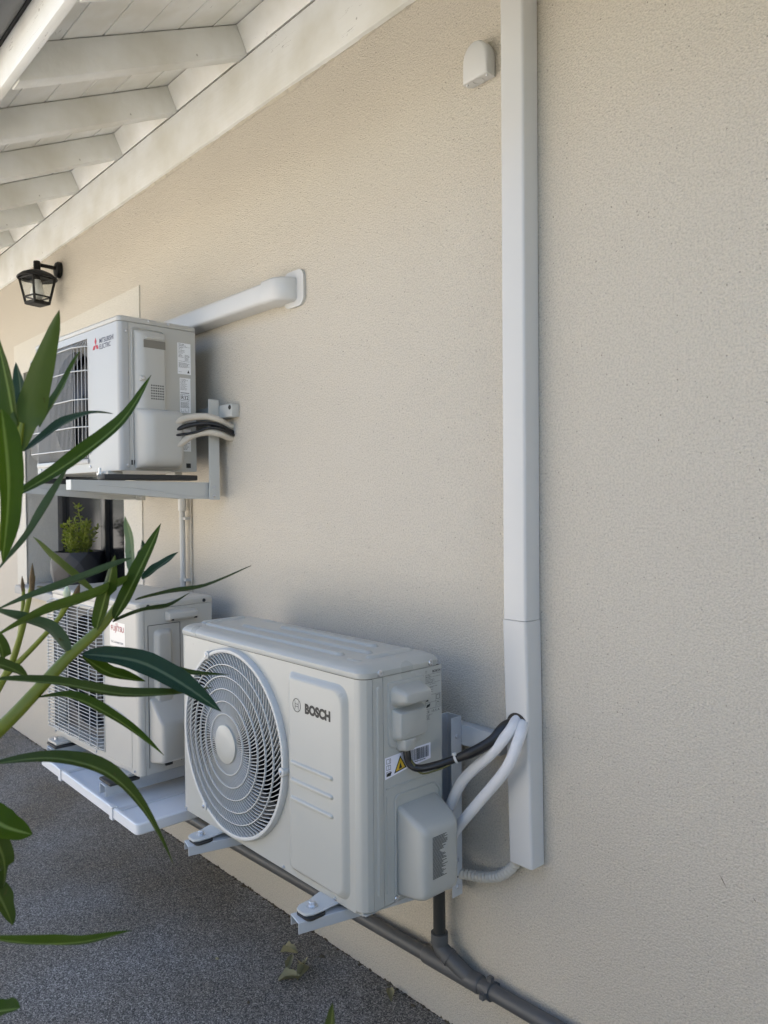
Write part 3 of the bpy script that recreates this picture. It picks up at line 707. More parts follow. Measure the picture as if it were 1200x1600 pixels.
for k in range(NS):
    a0 = 2 * pi * k / NS; pts = []; lat = []
    for i in range(9):
        f_ = i / 8; r = 0.047 + (0.2395 - 0.047) * f_
        a = a0 + 0.62 * f_ - 0.20 * sin(pi * f_) * 0.6
        pts.append(Vector((FX + r * cos(a), gy_(r) + 0.003, FZ + r * sin(a))))
    def lat_(i, pts=pts):
        t = (pts[min(i + 1, 8)] - pts[max(i - 1, 0)]).normalized()
        return t.cross(Vector((0, 1, 0))).normalized()
    gw.sweep(pts, lat_, lambda i: Vector((0, 1, 0)), 0.0015, 0.0050)
tag(gw.build('guard_spokes', 'spoke', guard, smooth=30), kind='stuff')
for r in (0.079, 0.112, 0.144, 0.176, 0.207):
    MB().lathe([(r - 0.0011, gy_(r) - 0.0016), (r + 0.0011, gy_(r) - 0.0016), (r + 0.0011, gy_(r) + 0.003), (r - 0.0011, gy_(r) + 0.003), (r - 0.0011, gy_(r) - 0.0016)], (FX, 0, FZ), 'y', 72).build('guard_ring', 'wire', guard)
MB().lathe([(0.050, gy_(0.05) + 0.004), (0.050, gy_(0.05) - 0.004), (0.046, gy_(0.05) - 0.006), (0.02, gy_(0.05) - 0.0068), (0.0005, gy_(0.05) - 0.007)], (FX, 0, FZ), 'y', 40).build('guard_hub', 'bosch', guard)
for a in (8, 128, 248):
    q = radians(a - 8 + (-3))
    c_ = Vector((FX + 0.242 * cos(q), -0.006, FZ + 0.244 * sin(q)))
    MB().lathe([(0.011, 0.012), (0.011, -0.0125), (0.008, -0.014), (0.0005, -0.014)], c_, 'y', 16).build('guard_lug', 'wire', guard)
    screw(guard, c_ + Vector((0, -0.0138, 0)), (0, -1, 0), 0.005)
for x in (-0.79, -0.30, -0.10):
    screw(front, (x, -0.0002, 0.006), (0, -1, 0), 0.004)
# right side: pressed strip, handle cover, labels, valve cover
def side_pad(name, m, y0, y1, z0, z1, r, h, ins, parent=bosch, x0=-0.0005):
    m_ = MB(); emboss(m_, rrect(y0, y1, z0, z1, r, 6), x0, x0 + h, ins, 'side')
    return m_.build(name, m, parent, smooth=45)
side_pad('pressed_strip', 'bosch', 0.038, 0.051, 0.03, 0.493, 0.006, 0.0035, 0.005)
hc = side_pad('handle_cover', 'bosch_p', 0.071, 0.183, 0.347, 0.497, [0.02, 0.006, 0.006, 0.02], 0.004, 0.003)
side_pad('hood', 'bosch_p', 0.078, 0.181, 0.438, 0.488, [0.020, 0.016, 0.016, 0.020], 0.040, 0.016, hc, 0.003)
side_pad('pocket', 'bosch_p', 0.082, 0.178, 0.362, 0.436, [0.014, 0.004, 0.004, 0.014], 0.022, 0.010, hc, 0.003)
side_pad('cable_spout', 'bosch_p', 0.096, 0.138, 0.338, 0.372, [0.012, 0.004, 0.004, 0.012], 0.024, 0.006, hc, 0.002)
screw(hc, (0.004, 0.150, 0.356), (1, 0, 0), 0.004)
# gasket ridge round the valve cover
rid = MB()
lp = [(0.0006, y, z) for y, z in rrect(0.092, 0.236, 0.016, 0.240, [0.01, 0.03, 0.012, 0.01], 6)]
rid.tube(lp + [lp[0]], 0.0028, 8, False)
rid.build('pressed_bead', 'bosch', bosch, smooth=60)
rid = MB(); lp = [(0.0005, 0.066, 0.262), (0.0005, 0.232, 0.262)]
rid.tube(lp, 0.0022, 8); rid.build('pressed_bead', 'bosch', bosch, smooth=60)
rid = MB(); rid.tube([(0.0005, 0.068, 0.03), (0.0005, 0.068, 0.245)], 0.002, 8); rid.build('pressed_bead', 'bosch', bosch, smooth=60)
vc = MB(); rings = []
for x, y0, y1, z0, z1, r in ((0.0, 0.098, 0.226, 0.014, 0.216, 0.012), (0.010, 0.098, 0.226, 0.014, 0.214, 0.012), (0.056, 0.100, 0.222, 0.020, 0.193, 0.014), (0.070, 0.103, 0.217, 0.024, 0.186, 0.015),
                            (0.078, 0.109, 0.210, 0.030, 0.178, 0.014), (0.0805, 0.118, 0.200, 0.040, 0.168, 0.010)):
    rings.append([(x, y, z) for y, z in rrect(y0, y1, z0, z1, r, 6)])
vc.loops(rings, True, True)
valve = vc.build('valve_cover', 'bosch_p', bosch, smooth=50)
tx = MB(); rg = random.Random(5)
for k in range(34):
    z = 0.160 - k * 0.00275
    ln = rg.choice([0.030, 0.034, 0.038, 0.041, 0.044, 0.047]) * (0.75 if k in (11, 12, 13, 27) else 1)
    tx.add([(0.0810, 0.128, z), (0.0810, 0.128 + ln, z), (0.0810, 0.128 + ln, z + 0.0014), (0.0810, 0.128, z + 0.0014)], [(0, 1, 2, 3)])
tx.build('printed_notice', 'ink', valve, smooth=0)
screw(bosch, (0.0005, 0.094, 0.010), (1, 0, 0), 0.007)
# rating plate: print straight on the panel
SY, SZ, SN = (0, 1, 0), (0, 0, 1), (1, 0, 0)
text('rating_lettering', 'BOSCH', 'ink', bosch, (0.0, 0.214, 0.4965), SY, SZ, 0.026, 0.0058, 0.03)
rp_ = MB(); rg = random.Random(9)
def fineprint(mb, o, rows, u0, u1, z0, step, h=0.0008, frac=(0.5, 1.0), gaps=True):
    for k in range(rows):
        w = z0 - k * step; u = u0; end = u0 + (u1 - u0) * rg.uniform(*frac)
        while u < end:
            ln = rg.uniform(0.002, 0.007)
            plate(mb, o, SY, SZ, SN, [bar(u, min(u + ln, end), w, w + h)]); u += ln + (0.0012 if gaps else 0)
O0 = (0.0, 0.0, 0.0)
rl = [bar(0.191, 0.195, 0.498, 0.4985), bar(0.191, 0.1915, 0.4985, 0.503), bar(0.1945, 0.195, 0.4985, 0.503), bar(0.191, 0.195, 0.5028, 0.5033)]
for z in (0.4935, 0.4865, 0.4735, 0.4455, 0.4285, 0.4135): rl.append(bar(0.190, 0.240, z, z + 0.0005))
for y in (0.190, 0.2235, 0.2395): rl.append(bar(y, y + 0.0005, 0.4135, 0.4455))
# warning triangle, book and manual symbols
rl += [[(0.192, 0.432), (0.2005, 0.432), (0.1962, 0.442)], bar(0.2265, 0.2375, 0.4325, 0.4335), bar(0.2265, 0.2275, 0.4335, 0.443), bar(0.2365, 0.2375, 0.4335, 0.443), bar(0.2265, 0.2375, 0.4425, 0.4435)]
rl += [[(0.192, 0.4165), (0.204, 0.4195), (0.2065, 0.4265), (0.195, 0.4235)], bar(0.2275, 0.2285, 0.416, 0.426), bar(0.2275, 0.2355, 0.4252, 0.4262), bar(0.2347, 0.2357, 0.416, 0.426)]
plate(rp_, O0, SY, SZ, SN, rl)
fineprint(rp_, O0, 2, 0.191, 0.215, 0.491, 0.0030); fineprint(rp_, O0, 4, 0.191, 0.224, 0.4835, 0.0029)
fineprint(rp_, O0, 2, 0.204, 0.238, 0.4700, 0.006); fineprint(rp_, O0, 3, 0.206, 0.222, 0.4620, 0.0048)
fineprint(rp_, O0, 5, 0.191, 0.214, 0.4000, 0.0026)
rp_.build('rating_print', 'ink', bosch, smooth=0)
text('rating_marks', 'CE  15.5 A', 'ink', bosch, (0.0, 0.191, 0.4048), SY, SZ, 0.046, 0.0052, 0.0)
# white sticker with bar code and warning triangle
st = MB(); plate(st, O0, SY, SZ, SN, [[(0.063, 0.283), (0.130, 0.293), (0.206, 0.299), (0.206, 0.336), (0.130, 0.334), (0.063, 0.331)]], 0.0003)
sticker = st.build('sticker', 'paper_lilac', bosch, smooth=0)
bc = MB(); y = 0.142
while y < 0.199:
    w = rg.choice([0.0006, 0.0009, 0.0014, 0.002]); plate(bc, O0, SY, SZ, SN, [bar(y, y + w, 0.3055, 0.3315)], 0.0007); y += w + rg.choice([0.0006, 0.0009, 0.0014])
fineprint(bc, (0.0003, 0, 0), 1, 0.150, 0.196, 0.3015, 0.002, 0.0016)
ic = []
for z in (0.317, 0.303, 0.289):
    ic += [bar(0.067, 0.068, z, z + 0.010), bar(0.067, 0.080, z, z + 0.0009), bar(0.067, 0.080, z + 0.0095, z + 0.0104), bar(0.079, 0.080, z, z + 0.010)]
ic += [[(0.0665, 0.2885), (0.080, 0.2905), (0.083, 0.2975), (0.0695, 0.296)], bar(0.0735, 0.0745, 0.304, 0.313), bar(0.0755, 0.0765, 0.319, 0.3255)]
plate(bc, O0, SY, SZ, SN, ic, 0.0007)
bc.build('bar_code', 'ink', sticker, smooth=0)
wt = MB(); plate(wt, O0, SY, SZ, SN, [[(0.090, 0.291), (0.128, 0.297), (0.109, 0.328)]], 0.0006); wt.build('warning_triangle', 'ink', sticker, smooth=0)
wt = MB(); plate(wt, O0, SY, SZ, SN, [[(0.0945, 0.2945), (0.1235, 0.299), (0.109, 0.3225)]], 0.0009); wt.build('warning_field', 'yellow', sticker, smooth=0)
wt = MB(); plate(wt, O0, SY, SZ, SN, [[(0.1035, 0.298), (0.114, 0.2995), (0.109, 0.3125)]], 0.0012); wt.build('warning_mark', 'ink', sticker, smooth=0)
# four feet with bolts: pressed lugs that step down from the base pan
for fx, s_ in ((-0.622, -1), (-0.622, 1), (-0.124, -1), (-0.124, 1)):
    e = -0.078 if s_ < 0 else BD + 0.060           # free end
    b_ = 0.020 if s_ < 0 else BD - 0.020
    def Y(t): return b_ + (e - b_) * t
    ft = MB(); rings = []
    for t, z, w in ((0.0, 0.001, 0.034), (0.25, 0.001, 0.034), (0.42, -0.001, 0.031), (0.55, -0.0035, 0.029), (0.85, -0.0035, 0.027), (0.97, -0.0035, 0.019), (1.0, -0.0045, 0.012)):
        yy = Y(t)
        rings.append([(fx - w, yy, z - 0.003), (fx - w * 0.9, yy, z), (fx + w * 0.9, yy, z), (fx + w, yy, z - 0.003), (fx + w * 0.9, yy, z - 0.0065), (fx - w * 0.9, yy, z - 0.0065)])
    f_ = ft.loops(rings).build('foot', 'wire', bosch, smooth=40)
    cy_ = Y(0.68)
    MB().lathe([(0.0125, -0.0045), (0.0125, -0.0015), (0.0005, -0.0015)], (fx, cy_, 0.0), 'z', 18, True).build('washer', 'zinc', f_)
    MB().lathe([(0.0080, -0.002), (0.0080, 0.0055), (0.0065, 0.007), (0.0005, 0.007)], (fx, cy_, 0.0), 'z', 6, True).build('bolt', 'zinc', f_)

# ------------------------------------------------------------------ upper air conditioner with wire fan grille
def plain_casing(root, W, D, H, L, rf, m_front, m_side, seam, lidname='lid', gap=0.0012, hole=None):
    """front panel (rounded edges, opening), side skins, back, base and lid"""
    mb = MB()
    hx0, hx1, hz0, hz1 = hole
    for (x0, x1, z0, z1) in ((-W + rf, hx0, 0, H), (hx1, -rf, 0, H), (hx0, hx1, 0, hz0), (hx0, hx1, hz1, H)):
        mb.add([(x0, 0, z0), (x1, 0, z0), (x1, 0, z1), (x0, 0, z1)], [(0, 1, 2, 3)])
    for sgn in (0, 1):
        pts = []
        for k in range(7):
            q = radians(15 * k); u = rf - rf * sin(q); v = rf - rf * cos(q)
            pts.append((-u if sgn == 0 else -W + u, v))
        pts.append((pts[-1][0], seam - gap / 2))
        mb.loops([[(x, y, 0) for x, y in pts], [(x, y, H) for x, y in pts]], False, False, closed=False)
    # inner walls of the opening
    for q in ([(hx0, 0, hz0), (hx0, 0.06, hz0), (hx0, 0.06, hz1), (hx0, 0, hz1)], [(hx1, 0, hz0), (hx1, 0.06, hz0), (hx1, 0.06, hz1), (hx1, 0, hz1)],
              [(hx0, 0, hz1), (hx0, 0.06, hz1), (hx1, 0.06, hz1), (hx1, 0, hz1)], [(hx0, 0, hz0), (hx1, 0, hz0), (hx1, 0.06, hz0), (hx0, 0.06, hz0)]):
        mb.add(q, [(0, 1, 2, 3)])
    front = mb.build('front_panel', m_front, root, smooth=30)
    side_skin('side_panel', m_side, root, W, seam + gap / 2, D, 0.0, H)
    MB().box(-W + 0.003, -0.003, 0.14, D - 0.003, 0.002, H - 0.001).build('casing_core', 'dark', root, smooth=0)
    MB().box(-0.010, -0.0035, seam - 0.01, 0.14, 0.002, H - 0.001).build('casing_core', 'dark', root, smooth=0)
    MB().box(-W + 0.002, -0.002, 0.004, D - 0.004, -0.001, 0.0008).build('base_pan', m_side, root)
    mb = MB(); rings = []
    for ins, h in ((-0.0015, 0.0), (-0.002, 0.001), (-0.002, L - 0.007), (0.001, L - 0.003), (0.006, L - 0.0008), (0.012, L)):
        rings.append([(x, y, H + gap + h) for x, y in rrect(-W + ins, -ins, ins, D - ins, [max(0.003, rf + 0.001 - max(0, ins) * 0.5), 0.006, 0.006, max(0.003, rf + 0.001 - max(0, ins) * 0.5)], 6)])
    mb.loops(rings, True, True)
    lid = mb.build(lidname, m_side, root, smooth=30)
    return front, lid

def throat(root, hole, cx, cz, R, y=0.045, m='fin'):
    hx0, hx1, hz0, hz1 = hole
    mb = MB(); ang = sorted(set([2 * pi * k / 72 for k in range(72)] + [atan2(z - cz, x - cx) % (2 * pi) for x in (hx0, hx1) for z in (hz0, hz1)]))
    inn, out = [], []
    for a in ang:
        c, s = cos(a), sin(a)
        tx = ((hx1 - cx) / c) if c > 1e-9 else ((hx0 - cx) / c if c < -1e-9 else 9e9)
        tz = ((hz1 - cz) / s) if s > 1e-9 else ((hz0 - cz) / s if s < -1e-9 else 9e9)
        t = min(tx, tz); r = min(R, t - 0.001)
        inn.append((cx + r * c, y, cz + r * s)); out.append((cx + t * c, y, cz + t * s))
    mb.loops([inn, out], False, False)
    mb.loops([inn, [(x, y + 0.05, z) for x, _, z in inn]], False, False)
    mb.build('fan_bulkhead', m, root, smooth=30)
    fan = MB().lathe([(0.04, y + 0.06), (0.04, y + 0.02), (0.03, y + 0.012), (0.001, y + 0.01)], (cx, 0, cz), 'y', 24).build('fan', 'blade', root)
    for k in range(3):
        b_ = MB(); P_ = []
        for i in range(6):
            r = 0.038 + (R * 0.93 - 0.038) * i / 5
            for j in range(7):
                a = 2 * pi * k / 3 + (j / 6 - 0.5) * 1.2 + 0.3 * i / 5
                P_.append((cx + r * cos(a), y + 0.075 - 0.045 * j / 6, cz + r * sin(a)))
        b_.add(P_, [(i * 7 + j, i * 7 + j + 1, (i + 1) * 7 + j + 1, (i + 1) * 7 + j) for i in range(5) for j in range(6)])
        b_.build('fan_blade', 'blade', fan, smooth=60)

MW, MD, MH, ML = 0.7107, 0.2813, 0.4861, 0.0194
mit = thing('air_conditioner', 'upper white air conditioner mounted above the window, with R32 stickers on its side', 'air conditioner', (-2.4346, -0.3665, 1.4313), 0.0508, GRP)
mhole = (-0.690, -0.236, 0.045, 0.462)
mfront, mlid = plain_casing(mit, MW, MD, MH, ML, 0.016, 'mitsu', 'mitsu_s', 0.033, hole=mhole)
throat(mit, mhole, -0.452, 0.253, 0.198)
# grille: dense upright wires and five cross bars, ends bent back to the panel
gr = MB()
gy0 = -0.024
gx = -0.305
k = 0
x = -0.688
while x < -0.305:
    gr.tube([(x, 0.002, 0.050), (x, gy0, 0.078), (x, gy0, 0.435), (x, 0.002, 0.458)], 0.0014, 5); x += 0.0112
for x in (-0.297, -0.281, -0.263, -0.246):
    t = (x + 0.305) / 0.065
    yy = gy0 + t * 0.022
    gr.tube([(x, 0.002, 0.050), (x, yy, 0.078), (x, yy, 0.435), (x, 0.002, 0.458)], 0.0017, 6)
guard = gr.build('fan_grille', 'wire_dark', mit, smooth=60)
guard['kind'] = 'stuff'
for z in (0.436, 0.353, 0.254, 0.158, 0.080):
    MB().tube([(-0.692, 0.004, z), (-0.684, gy0 - 0.003, z), (-0.303, gy0 - 0.003, z), (-0.240, -0.004, z), (-0.236, 0.003, z)], 0.0022, 6).build('grille_bar', 'wire', mit, smooth=60)
MB().box(-0.692, -0.232, -0.006, -0.0004, 0.030, 0.046).build('grille_rail', 'mitsu', mit, bevel=0.003)
for x, z in ((-0.222, 0.065), (-0.222, 0.018), (-0.66, 0.02)):
    screw(mfront, (x, -0.0003, z), (0, -1, 0), 0.005)
# emblem of three lozenges and two lines of lettering
e3 = MB(); ce = Vector((-0.169, -0.0003, 0.4285)); q = 0.0135
def loz(a):
    a = radians(a); d = (cos(a), sin(a)); p = (-d[1], d[0]); h = q * 0.577
    return [(0, 0), (d[0] * q + p[0] * h, d[1] * q + p[1] * h), (d[0] * 2 * q, d[1] * 2 * q), (d[0] * q - p[0] * h, d[1] * q - p[1] * h)]
plate(e3, ce, UX, UZ, NF, [loz(90), loz(210), loz(330)], 0.0005)
e3.build('brand_emblem', 'red', mfront, smooth=0)
text('brand_lettering', 'MITSUBISHI', 'navy', mfront, (-0.140, 0.0, 0.431), UX, UZ, 0.104, 0.0165, 0.012)
text('brand_lettering', 'ELECTRIC', 'navy', mfront, (-0.140, 0.0, 0.411), UX, UZ, 0.083, 0.0165, 0.012)
# right side
def mpad(name, y0, y1, z0, z1, r, h, ins, parent=None, x0=-0.0005, m='mitsu_s'):
    m_ = MB(); emboss(m_, rrect(y0, y1, z0, z1, r, 6), x0, x0 + h, ins, 'side')
    return m_.build(name, m, parent or mit, smooth=45)
bd = MB(); lp = [(0.0004, y, z) for y, z in rrect(0.045, 0.160, 0.012, 0.470, 0.012, 5)]
bd.tube(lp + [lp[0]], 0.0022, 6, False); bd.build('pressed_bead', 'mitsu_s', mit, smooth=60)
def plan(x1, b0, b1, rl, rr, k=1.0):
    """plan profile of a moulded cover: soft front shoulder rl, tighter rear shoulder rr, height x1"""
    out = [(0.0, b0)]
    for q in range(1, 9):
        a = pi / 2 * q / 8; out.append((x1 * k * (1 - (1 - sin(a)) ** 1.0), b0 + rl * (1 - cos(a))))
    for q in range(0, 6):
        a = pi / 2 * q / 5; out.append((x1 * k * (0.55 + 0.45 * cos(a)), b1 - rr + rr * sin(a)))
    out.append((0.0, b1)); return out
cv = MB()
cv.loops([[(x, y, z) for x, y in plan(0.0265, 0.052, 0.156, 0.034, 0.010, k)] for z, k in ((0.185, 1.0), (0.440, 1.0), (0.452, 0.95), (0.459, 0.75), (0.462, 0.35))])
cov = cv.build('service_cover', 'mitsu_s', mit, smooth=50)
MB().box(0.0200, 0.0272, 0.074, 0.1520, 0.405, 0.431).build('grip_recess', mat('grip_plastic', (0.20, 0.185, 0.155), 0.6), cov, smooth=0)
mpad('grip_lip', 0.078, 0.152, 0.431, 0.446, 0.006, 0.010, 0.005, cov, 0.022)
sl_ = MB()
for i in range(6):
    for j in range(6):
        sl_.box(0.0252, 0.0268, 0.098 + j * 0.0082, 0.0045 + 0.0982 + j * 0.0082, 0.236 + i * 0.0088, 0.2405 + i * 0.0088)
sl_.build('vent_slots', 'black', cov, smooth=0)['kind'] = 'stuff'
mpad('latch', 0.060, 0.082, 0.293, 0.313, 0.004, 0.010, 0.003, cov, 0.018)
screw(cov, (0.0275, 0.070, 0.303), (1, 0, 0), 0.005)
vb = MB()
vb.loops([[(x, y, z) for x, y in plan(0.062, 0.050, 0.206, 0.050, 0.022, k)] for z, k in ((0.006, 0.30), (0.010, 0.55), (0.020, 0.80), (0.034, 0.94), (0.052, 1.0), (0.165, 1.0), (0.182, 0.97), (0.193, 0.88), (0.200, 0.70), (0.204, 0.42))])
vb.build('valve_cover', 'mitsu_s', mit, smooth=60)
for y in (0.106, 0.177): screw(mlid, (0.002, y, MH + 0.012), (1, 0, 0), 0.005)
for z in (0.455, 0.016): screw(mfront, (0.0, 0.026, z), (1, 0, 0), 0.005)
MB().box(-0.0012, 0.0012, 0.241, 0.258, 0.012, 0.028).build('hook_slot', 'black', mit, smooth=0)
MB().box(-0.0012, 0.0012, 0.038, 0.050, 0.018, 0.034).build('hook_slot', 'black', mit, smooth=0)
def sticker_on(y0, y1, z0, z1, draw):
    s_ = MB(); plate(s_, O0, SY, SZ, SN, [bar(y0, y1, z0, z1)], 0.0003); p = s_.build('sticker', 'paper', mit, smooth=0)
    pr = MB(); draw(pr); pr.build('sticker_print', 'ink', p, smooth=0)
    return p
rg = random.Random(21)
OS = (0.0003, 0, 0)
def d1(pr):
    fineprint(pr, OS, 2, 0.216, 0.250, 0.438, 0.0045, 0.0016, (0.6, 0.9)); fineprint(pr, OS, 8, 0.216, 0.240, 0.426, 0.0046, 0.0012)
    fineprint(pr, OS, 7, 0.240, 0.259, 0.402, 0.0030, 0.0010); fineprint(pr, OS, 6, 0.216, 0.259, 0.374, 0.0030, 0.0010, (0.7, 1)); fineprint(pr, OS, 1, 0.216, 0.232, 0.343, 0.003)
    plate(pr, OS, SY, SZ, SN, [[(0.249, 0.341), (0.258, 0.341), (0.2535, 0.352)], bar(0.216, 0.259, 0.4295, 0.4302), bar(0.216, 0.259, 0.380, 0.3807)])
sticker_on(0.212, 0.263, 0.336, 0.443, d1)
def d2(pr):
    fineprint(pr, OS, 10, 0.222, 0.252, 0.318, 0.0040, 0.0011, (0.6, 1)); fineprint(pr, OS, 8, 0.222, 0.256, 0.2385, 0.0026, 0.0010, (0.85, 1))
    plate(pr, OS, SY, SZ, SN, [bar(0.222, 0.256, 0.2705, 0.2725), bar(0.222, 0.223, 0.2445, 0.265), bar(0.254, 0.255, 0.2445, 0.265), bar(0.222, 0.255, 0.2440, 0.2450), bar(0.222, 0.255, 0.2650, 0.2660),
        bar(0.223, 0.2238, 0.206, 0.216), bar(0.234, 0.2348, 0.206, 0.216), bar(0.223, 0.2348, 0.206, 0.2068), bar(0.240, 0.2408, 0.206, 0.216), bar(0.252, 0.2528, 0.206, 0.216), bar(0.240, 0.2528, 0.206, 0.2068)])
p = sticker_on(0.219, 0.261, 0.203, 0.323, d2)
text('refrigerant_lettering', 'R32', 'ink', p, (0.0003, 0.2255, 0.2485), SY, SZ, 0.0265, 0.0135, 0.01)
def d3(pr): fineprint(pr, OS, 12, 0.222, 0.255, 0.122, 0.0042, 0.0012, (0.7, 1))
p = sticker_on(0.218, 0.260, 0.069, 0.146, d3)
rs = MB(); plate(rs, OS, SY, SZ, SN, [bar(0.2185, 0.2595, 0.1275, 0.1345)], 0.0005); rs.build('red_stripe', 'red', p, smooth=0)
# feet
for fx, fy in ((-0.565, 0.012), (-0.565, 0.235), (0.0, 0), (-0.10, 0.235), (-0.10, 0.012)):
    if fx == 0.0: continue
    f_ = MB().box(fx - 0.032, fx + 0.032, fy - 0.024 if fy < 0.1 else fy, fy + 0.03 if fy < 0.1 else fy + 0.03, -0.014, -0.0012).build('foot', 'mitsu_s', mit, bevel=0.003)
    if fy < 0.1:
        MB().lathe([(0.011, -0.0145), (0.011, -0.006), (0.0055, -0.006), (0.0055, 0.010), (0.0005, 0.010)], (fx, -0.024, 0), 'z', 8, True).build('bolt', 'zinc', f_)

# ------------------------------------------------------------------ lower air conditioner behind, with square wire grille
FW, FD, FH, FL = 0.6843, 0.2692, 0.5304, 0.0232
fuj = thing('air_conditioner', 'beige air conditioner over the white tray, with red FUJITSU lettering', 'air conditioner', (-2.3213, -0.3656, 0.4536), 0.0528, GRP)
fhole = (-0.672, -0.246, 0.030, 0.500)
ffront, flid = plain_casing(fuj, FW, FD, FH, FL, 0.018, 'fuji', 'fuji', 0.021, hole=fhole)
throat(fuj, fhole, -0.452, 0.262, 0.205, m='blade')
wy = -0.016
gr = MB(); z = 0.034
while z < 0.505:
    gr.tube([(-0.690, 0.030, z), (-0.688, wy, z), (-0.680, wy - 0.004, z), (-0.262, wy - 0.004, z), (-0.246, 0.003, z)], 0.0013, 5); z += 0.0122
gr.build('fan_grille', 'wire', fuj, smooth=60)['kind'] = 'stuff'
for x in (-0.678, -0.590, -0.502, -0.414, -0.326, -0.268):
    MB().tube([(x, 0.002, 0.026), (x, wy, 0.034), (x, wy, 0.502), (x, 0.002, 0.510)], 0.0018, 6).build('grille_bar', 'wire', fuj, smooth=60)
fr_ = MB().tube([(-0.692, -0.001, 0.026), (-0.244, -0.001, 0.026), (-0.244, -0.001, 0.510), (-0.692, -0.001, 0.510)], 0.0025, 6)
fr_.build('grille_frame', 'wire', fuj, smooth=60)
pl = MB(); plate(pl, (0, 0, 0), UX, UZ, NF, [bar(-0.196, -0.088, 0.398, 0.478)], 0.0004)
name_plate = pl.build('name_plate', mat('name_plate_silver', (0.74, 0.72, 0.68), 0.3), ffront, smooth=0)
text('brand_lettering', 'FUJITSU', 'red', name_plate, (-0.185, -0.0006, 0.443), UX, UZ, 0.090, 0.0225, 0.004)
inf = MB()
for c_ in (-0.1475, -0.1395):
    n = 20
    inf.loops([[(c_ + r * cos(2 * pi * k / n), -0.0011, 0.4715 + r * 0.8 * sin(2 * pi * k / n)) for k in range(n)] for r in (0.0036, 0.0048)], False, False)
inf.build('brand_emblem', 'red', name_plate, smooth=0)
text('inverter_lettering', 'DC INVERTER', 'navy', name_plate, (-0.186, -0.0006, 0.408), UX, UZ, 0.086, 0.0062, 0.0)
# pressed arc under the name plate
arc = MB(); pts = []
for k in range(15):
    x = -0.240 + 0.190 * k / 14
    pts.append((x, -0.0003, 0.186 - 0.030 * ((x + 0.235) / 0.19) ** 2 + 0.004))
arc.tube(pts, 0.0028, 6); arc.build('pressed_arc', 'fuji', ffront, smooth=60)
b3 = MB(); b3.tube([(-0.05, -0.0003, 0.018), (-0.05, -0.0003, 0.16)], 0.0018, 6); b3.tube([(-0.225, -0.0003, 0.016), (-0.052, -0.0003, 0.016)], 0.0018, 6); b3.build('pressed_line', 'fuji', ffront, smooth=60)
for x, z in ((-0.31, 0.012), (-0.655, 0.012), (-0.03, 0.012)): screw(ffront, (x, -0.0004, z), (0, -1, 0), 0.004)
# side: joint, handle hood, pad, valve cover
def fpad(name, y0, y1, z0, z1, r, h, ins, parent=None, x0=-0.0005):
    m_ = MB(); emboss(m_, rrect(y0, y1, z0, z1, r, 6), x0, x0 + h, ins, 'side')
    return m_.build(name, 'fuji', parent or fuj, smooth=45)
for y in (0.033, 0.147):
    MB().box(-0.0006, 0.0008, y, y + 0.0016, 0.02, 0.478).build('panel_joint', 'dark', fuj, smooth=0)
MB().box(-0.0006, 0.0008, 0.0347, 0.1469, 0.477, 0.4786).build('panel_joint', 'dark', fuj, smooth=0)
hh = MB()
hh.loops([[(0.0, 0.094, z), (x, 0.098, z), (x, 0.202, z), (0.0, 0.206, z)] for x, z in ((0.020, 0.489), (0.026, 0.495), (0.024, 0.512), (0.004, 0.520))])
hood = hh.build('handle_hood', 'fuji', fuj, bevel=0.002)
for y in (0.105, 0.190): MB().box(0.012, 0.0262, y, y + 0.008, 0.4885, 0.4935).build('hood_clip', 'dark', hood, smooth=0)
fpad('raised_pad', 0.052, 0.120, 0.200, 0.463, 0.016, 0.016, 0.016)
vv = MB(); rings = []
for x, y0, y1, z0, z1 in ((0.0, 0.036, 0.165, 0.036, 0.245), (0.006, 0.036, 0.165, 0.036, 0.242), (0.060, 0.042, 0.158, 0.046, 0.180), (0.070, 0.050, 0.150, 0.056, 0.170)):
    rings.append([(x, y, z) for y, z in rrect(y0, y1, z0, z1, 0.010, 5)])
vv.loops(rings); vv.build('valve_cover', 'fuji', fuj, smooth=50)
for y in (0.034, 0.238): screw(flid, (0.002, y, FH + 0.010), (1, 0, 0), 0.006, m='dark')
screw(fuj, (0.0, 0.130, 0.29), (1, 0, 0), 0.005)
MB().box(0.001, 0.012, 0.085, 0.110, 0.018, 0.030).build('cable_clamp', 'black', fuj, bevel=0.002)
for fx, fy in ((-0.585, -0.015), (-0.585, 0.245), (-0.095, -0.015), (-0.095, 0.245)):
    f_ = MB().box(fx - 0.040, fx + 0.040, fy - 0.030 if fy < 0 else fy - 0.01, fy + 0.04 if fy < 0 else fy + 0.03, -0.012, -0.0012).build('foot', 'fuji', fuj, bevel=0.004)
    MB().lathe([(0.012, -0.013), (0.012, -0.006), (0.0065, -0.006), (0.0065, 0.010), (0.0005, 0.010)], (fx, fy - 0.014 if fy < 0 else fy + 0.012, 0), 'z', 8, True).build('bolt', 'zinc', f_)

# ------------------------------------------------------------------ brackets
def channel(w, h, t=0.0025):
    """inverted U section, width w, height h, top at 0"""
    return [(-w / 2, 0), (w / 2, 0), (w / 2, -h), (w / 2 - t, -h), (w / 2 - t, -t), (-w / 2 + t, -t), (-w / 2 + t, -h), (-w / 2, -h)]

def arm_along(name, m, parent, p0, p1, sec, bevel=0.0012):
    """sweep the section from p0 (wall) to p1 (free end), level"""
    p0, p1 = Vector(p0), Vector(p1); d = (p1 - p0).normalized(); lat = Vector((d.y, -d.x, 0)).normalized() * -1
    mb = MB().loops([[tuple(p + lat * u + Vector((0, 0, w))) for u, w in sec] for p in (p0, p1)])
    return mb.build(name, m, parent, bevel=bevel, seg=1)

